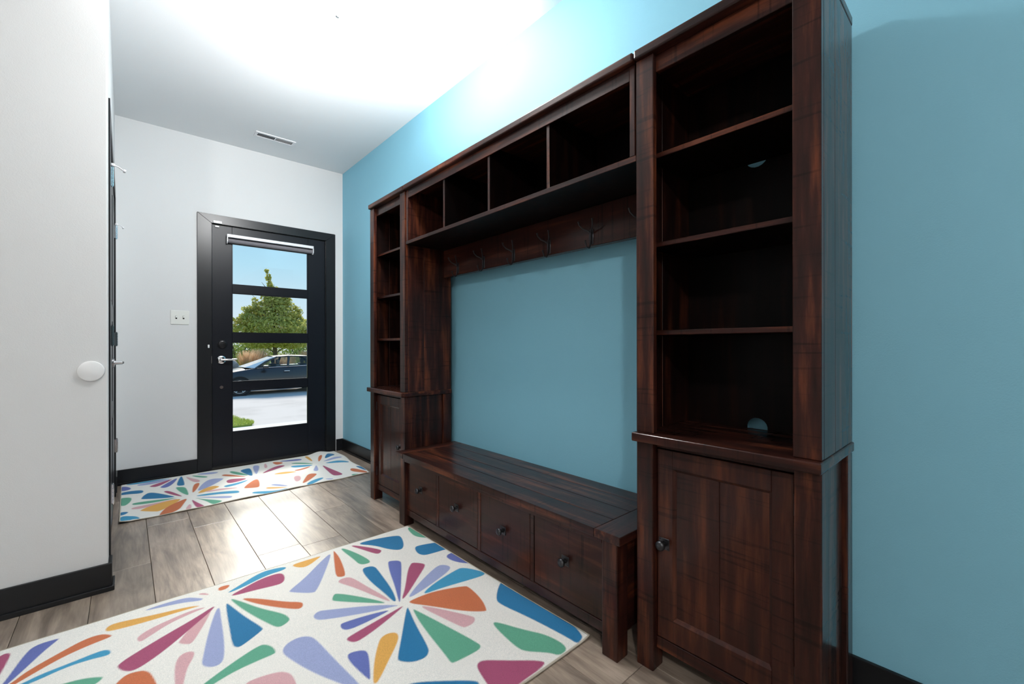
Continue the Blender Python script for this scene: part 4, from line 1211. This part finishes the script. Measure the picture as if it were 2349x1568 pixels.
def car():
    X0, Y0, g = 2.2, 19.2, GZ0
    t = thing('car', (X0 + 2.4, Y0, g), 'dark grey sedan parked across the street', 'car')
    PAINT = simple('dark_grey_car_paint', (0.075, 0.070, 0.070), 0.32, 0.75, 0.4, 0.3, 0.05)
    GL = glass_mat(); GL.name = 'car_glass'
    for n_ in GL.node_tree.nodes:
        if n_.type == 'BSDF_TRANSPARENT': n_.inputs[0].default_value = (0.82, 0.88, 0.88, 1)
        if n_.type == 'FRESNEL': n_.inputs[0].default_value = 1.45
    # body shell by stations: x, half width, bottom, mid bulge z, belt z, centre top z
    ST = [(0.00, 0.60, 0.34, 0.50, 0.60, 0.62), (0.10, 0.76, 0.24, 0.52, 0.70, 0.73), (0.45, 0.86, 0.20, 0.55, 0.82, 0.86), (0.90, 0.90, 0.20, 0.58, 0.90, 0.95),
          (1.30, 0.91, 0.20, 0.60, 0.97, 1.03), (1.60, 0.91, 0.20, 0.62, 0.99, 1.05), (2.40, 0.92, 0.20, 0.63, 1.01, 1.05), (3.20, 0.92, 0.20, 0.64, 1.04, 1.06),
          (3.90, 0.91, 0.20, 0.66, 1.06, 1.10), (4.35, 0.88, 0.24, 0.68, 1.06, 1.12), (4.70, 0.82, 0.30, 0.70, 1.00, 1.06), (4.80, 0.72, 0.38, 0.66, 0.86, 0.90)]
    def body(bm):
        rings = []
        for x, w, zb, zm, zt, zc in ST:
            pr = [(-w * 0.86, zb), (-w * 0.97, zb + 0.06), (-w * 0.995, zm - 0.12), (-w, zm + 0.05), (-w * 0.94, zm + 0.18), (-w * 0.88, zt - 0.03), (-w * 0.84, zt), (-w * 0.5, zc - 0.01), (0, zc)]
            pr = pr + [(-a, b) for a, b in pr[-2::-1]]
            rings.append([bm.verts.new((X0 + x, Y0 + a, g + b)) for a, b in pr])
        for A, B in zip(rings, rings[1:]):
            for i in range(len(A)):
                j = (i + 1) % len(A); bm.faces.new((A[i], A[j], B[j], B[i]))
        bm.faces.new(rings[0][::-1]); bm.faces.new(rings[-1])
    obj('body', body, PAINT, t, True)
    # greenhouse: corner points (x, half width, z) bottom and top
    bot = [(1.10, 0.62, 1.02), (1.42, 0.78, 0.985), (2.52, 0.79, 1.02), (3.85, 0.78, 1.06), (4.30, 0.60, 1.10)]
    top = [(2.12, 0.50, 1.405), (2.18, 0.60, 1.39), (2.60, 0.62, 1.42), (3.35, 0.60, 1.39), (3.45, 0.50, 1.40)]
    def quad(bm, s, a, b, c, d):
        bm.faces.new([bm.verts.new((X0 + p[0], Y0 + s * p[1], g + p[2])) for p in (a, b, c, d)])
    for s in (-1, 1):
        for i, nm in ((1, 'side_window'), (2, 'side_window')):
            obj(nm, lambda bm, s=s, i=i: quad(bm, s, bot[i], bot[i + 1], top[i + 1], top[i]), GL, t)
    def ws(bm, k, m_):
        v = [(X0 + bot[k][0], Y0 - bot[k][1], g + bot[k][2]), (X0 + bot[k][0], Y0 + bot[k][1], g + bot[k][2]), (X0 + bot[m_][0], Y0 + bot[m_][1], g + bot[m_][2]),
             (X0 + top[m_][0], Y0 + top[m_][1], g + top[m_][2]), (X0 + top[k][0], Y0 + top[k][1], g + top[k][2]), (X0 + top[k][0], Y0 - top[k][1], g + top[k][2]),
             (X0 + top[m_][0], Y0 - top[m_][1], g + top[m_][2]), (X0 + bot[m_][0], Y0 - bot[m_][1], g + bot[m_][2])]
        V = [bm.verts.new(p) for p in v]
        bm.faces.new((V[0], V[1], V[4], V[5])); bm.faces.new((V[1], V[2], V[3], V[4])); bm.faces.new((V[7], V[0], V[5], V[6]))
    WSM = simple('glare_white_screen', (0.80, 0.82, 0.84), 0.35, 0.0, 0.6, 0.6, 0.05)  # glare put into the colour: opaque white base in place of clear glass
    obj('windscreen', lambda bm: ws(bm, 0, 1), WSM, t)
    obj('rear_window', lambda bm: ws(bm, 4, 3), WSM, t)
    def roof(bm):
        R = []
        for x, w, z in ((2.08, 0.50, 1.385), (2.2, 0.60, 1.40), (2.6, 0.62, 1.425), (3.1, 0.615, 1.415), (3.36, 0.60, 1.395), (3.5, 0.50, 1.37)):
            pr = [(-w - 0.01, z - 0.02), (-w, z), (-w * 0.6, z + 0.03), (0, z + 0.04), (w * 0.6, z + 0.03), (w, z), (w + 0.01, z - 0.02)]
            R.append([bm.verts.new((X0 + x, Y0 + a, g + b)) for a, b in pr])
        for A, B in zip(R, R[1:]):
            for i in range(len(A) - 1): bm.faces.new((A[i], A[i + 1], B[i + 1], B[i]))
    obj('roof', roof, PAINT, t, True)
    for s in (-1, 1):
        P3 = lambda p, s=s: (X0 + p[0], Y0 + s * (p[1] + 0.004), g + p[2])
        mid_ = ((bot[1][0] + top[1][0]) / 2 - 0.03, (bot[1][1] + top[1][1]) / 2, (bot[1][2] + top[1][2]) / 2 + 0.03)
        obj('pillar', lambda bm, P3=P3: bm_tube(bm, [P3(bot[1]), P3(mid_), P3(top[1])], 0.035, 6), PAINT, t, True)
        obj('pillar', lambda bm, P3=P3: bm_tube(bm, [P3(bot[2]), P3(top[2])], 0.045, 6), PAINT, t, True)
        obj('pillar', lambda bm, P3=P3: bm_tube(bm, [P3(bot[3]), P3(top[3])], 0.06, 6), PAINT, t, True)
        obj('roof_rail', lambda bm, P3=P3: bm_tube(bm, [P3(top[1]), P3(top[2]), P3(top[3])], 0.022, 6), PAINT, t, True)
        obj('window_trim', lambda bm, s=s: bm_tube(bm, [(X0 + p[0], Y0 + s * (p[1] + 0.015), g + p[2] + 0.005) for p in (top[1], bot[1], bot[2], bot[3])], 0.011, 6), CHROME, t, True)
    SEAT = simple('car_seat', (0.12, 0.115, 0.11), 0.8)
    for sx in (2.15, 3.25):
        for sy in (-0.38, 0.38):
            obj('seat', lambda bm, sx=sx, sy=sy: (bm_box(bm, X0 + sx, X0 + sx + 0.16, Y0 + sy - 0.23, Y0 + sy + 0.23, g + 0.7, g + 1.12, 0.04, 2), bm_box(bm, X0 + sx + 0.06, X0 + sx + 0.16, Y0 + sy - 0.12, Y0 + sy + 0.12, g + 1.13, g + 1.29, 0.03, 2)), SEAT, t, True)
    for s in (-1, 1):
        def mir(bm, s=s):
            bm_box(bm, X0 + 1.62, X0 + 1.80, Y0 + s * 0.93, Y0 + s * 1.09, g + 0.98, g + 1.10, 0.035, 2)
            bm_tube(bm, [(X0 + 1.70, Y0 + s * 0.84, g + 0.98), (X0 + 1.70, Y0 + s * 0.95, g + 1.0)], 0.02, 6)
        obj('wing_mirror', mir, PAINT, t, True)
        for hx_ in (2.36, 3.42):
            obj('door_handle', lambda bm, hx_=hx_, s=s: bm_box(bm, X0 + hx_, X0 + hx_ + 0.20, Y0 + s * 0.905, Y0 + s * 0.945, g + 0.845, g + 0.875, 0.008), CHROME, t)
    RIM = simple('silver_rim', (0.62, 0.62, 0.62), 0.3, 0.8)
    for wx in (0.89, 3.72):
        for s in (-1, 1):
            c = (X0 + wx, Y0 + s * 0.80, g + 0.33)
            obj('wheel_arch', lambda bm, c=c, s=s: bm_lathe(bm, (c[0], Y0 + s * 0.895, c[2]), (0, s, 0), [(0, 0), (0, 0.385), (0.022, 0.385), (0.022, 0.36), (0.010, 0.35), (0.010, 0)], 32), RUBBER, t, True)
            w = obj('wheel', lambda bm, c=c, s=s: bm_lathe(bm, c, (0, s, 0), [(-0.08, 0.2), (-0.08, 0.31), (-0.04, 0.33), (0.10, 0.33), (0.135, 0.31), (0.138, 0.24), (0.11, 0.225)], 36), RUBBER, t, True)
            def rim(bm, c=c, s=s):
                bm_lathe(bm, c, (0, s, 0), [(0.0, 0.0), (0.0, 0.20), (0.12, 0.228), (0.132, 0.236), (0.132, 0.222), (0.10, 0.215)], 36)
                bm_lathe(bm, c, (0, s, 0), [(0.09, 0.05), (0.125, 0.045), (0.13, 0)], 16)
                for k in range(5):
                    a = 2 * PI * k / 5 + 0.3
                    for da in (-0.12, 0.12):
                        bm_tube(bm, [(c[0] + 0.03 * math.cos(a), c[1] + s * 0.115, c[2] + 0.03 * math.sin(a)), (c[0] + 0.222 * math.cos(a + da), c[1] + s * 0.125, c[2] + 0.222 * math.sin(a + da))], 0.016, 6)
            obj('rim', rim, RIM, w, True)
    for s in (-1, 1):
        obj('headlight', lambda bm, s=s: bm_box(bm, X0 + 0.02, X0 + 0.42, Y0 + s * 0.50, Y0 + s * 0.855, g + 0.60, g + 0.72, 0.04, 2), simple('headlight_glass', (0.6, 0.62, 0.65), 0.1, 0.2), t, True)
        obj('tail_light', lambda bm, s=s: bm_box(bm, X0 + 4.58, X0 + 4.80, Y0 + s * 0.45, Y0 + s * 0.80, g + 0.78, g + 0.92, 0.03, 2), simple('tail_light_glass', (0.35, 0.01, 0.01), 0.15), t, True)
    obj('grille', lambda bm: bm_box(bm, X0 - 0.01, X0 + 0.05, Y0 - 0.42, Y0 + 0.42, g + 0.36, g + 0.58, 0.01), RUBBER, t)
car()
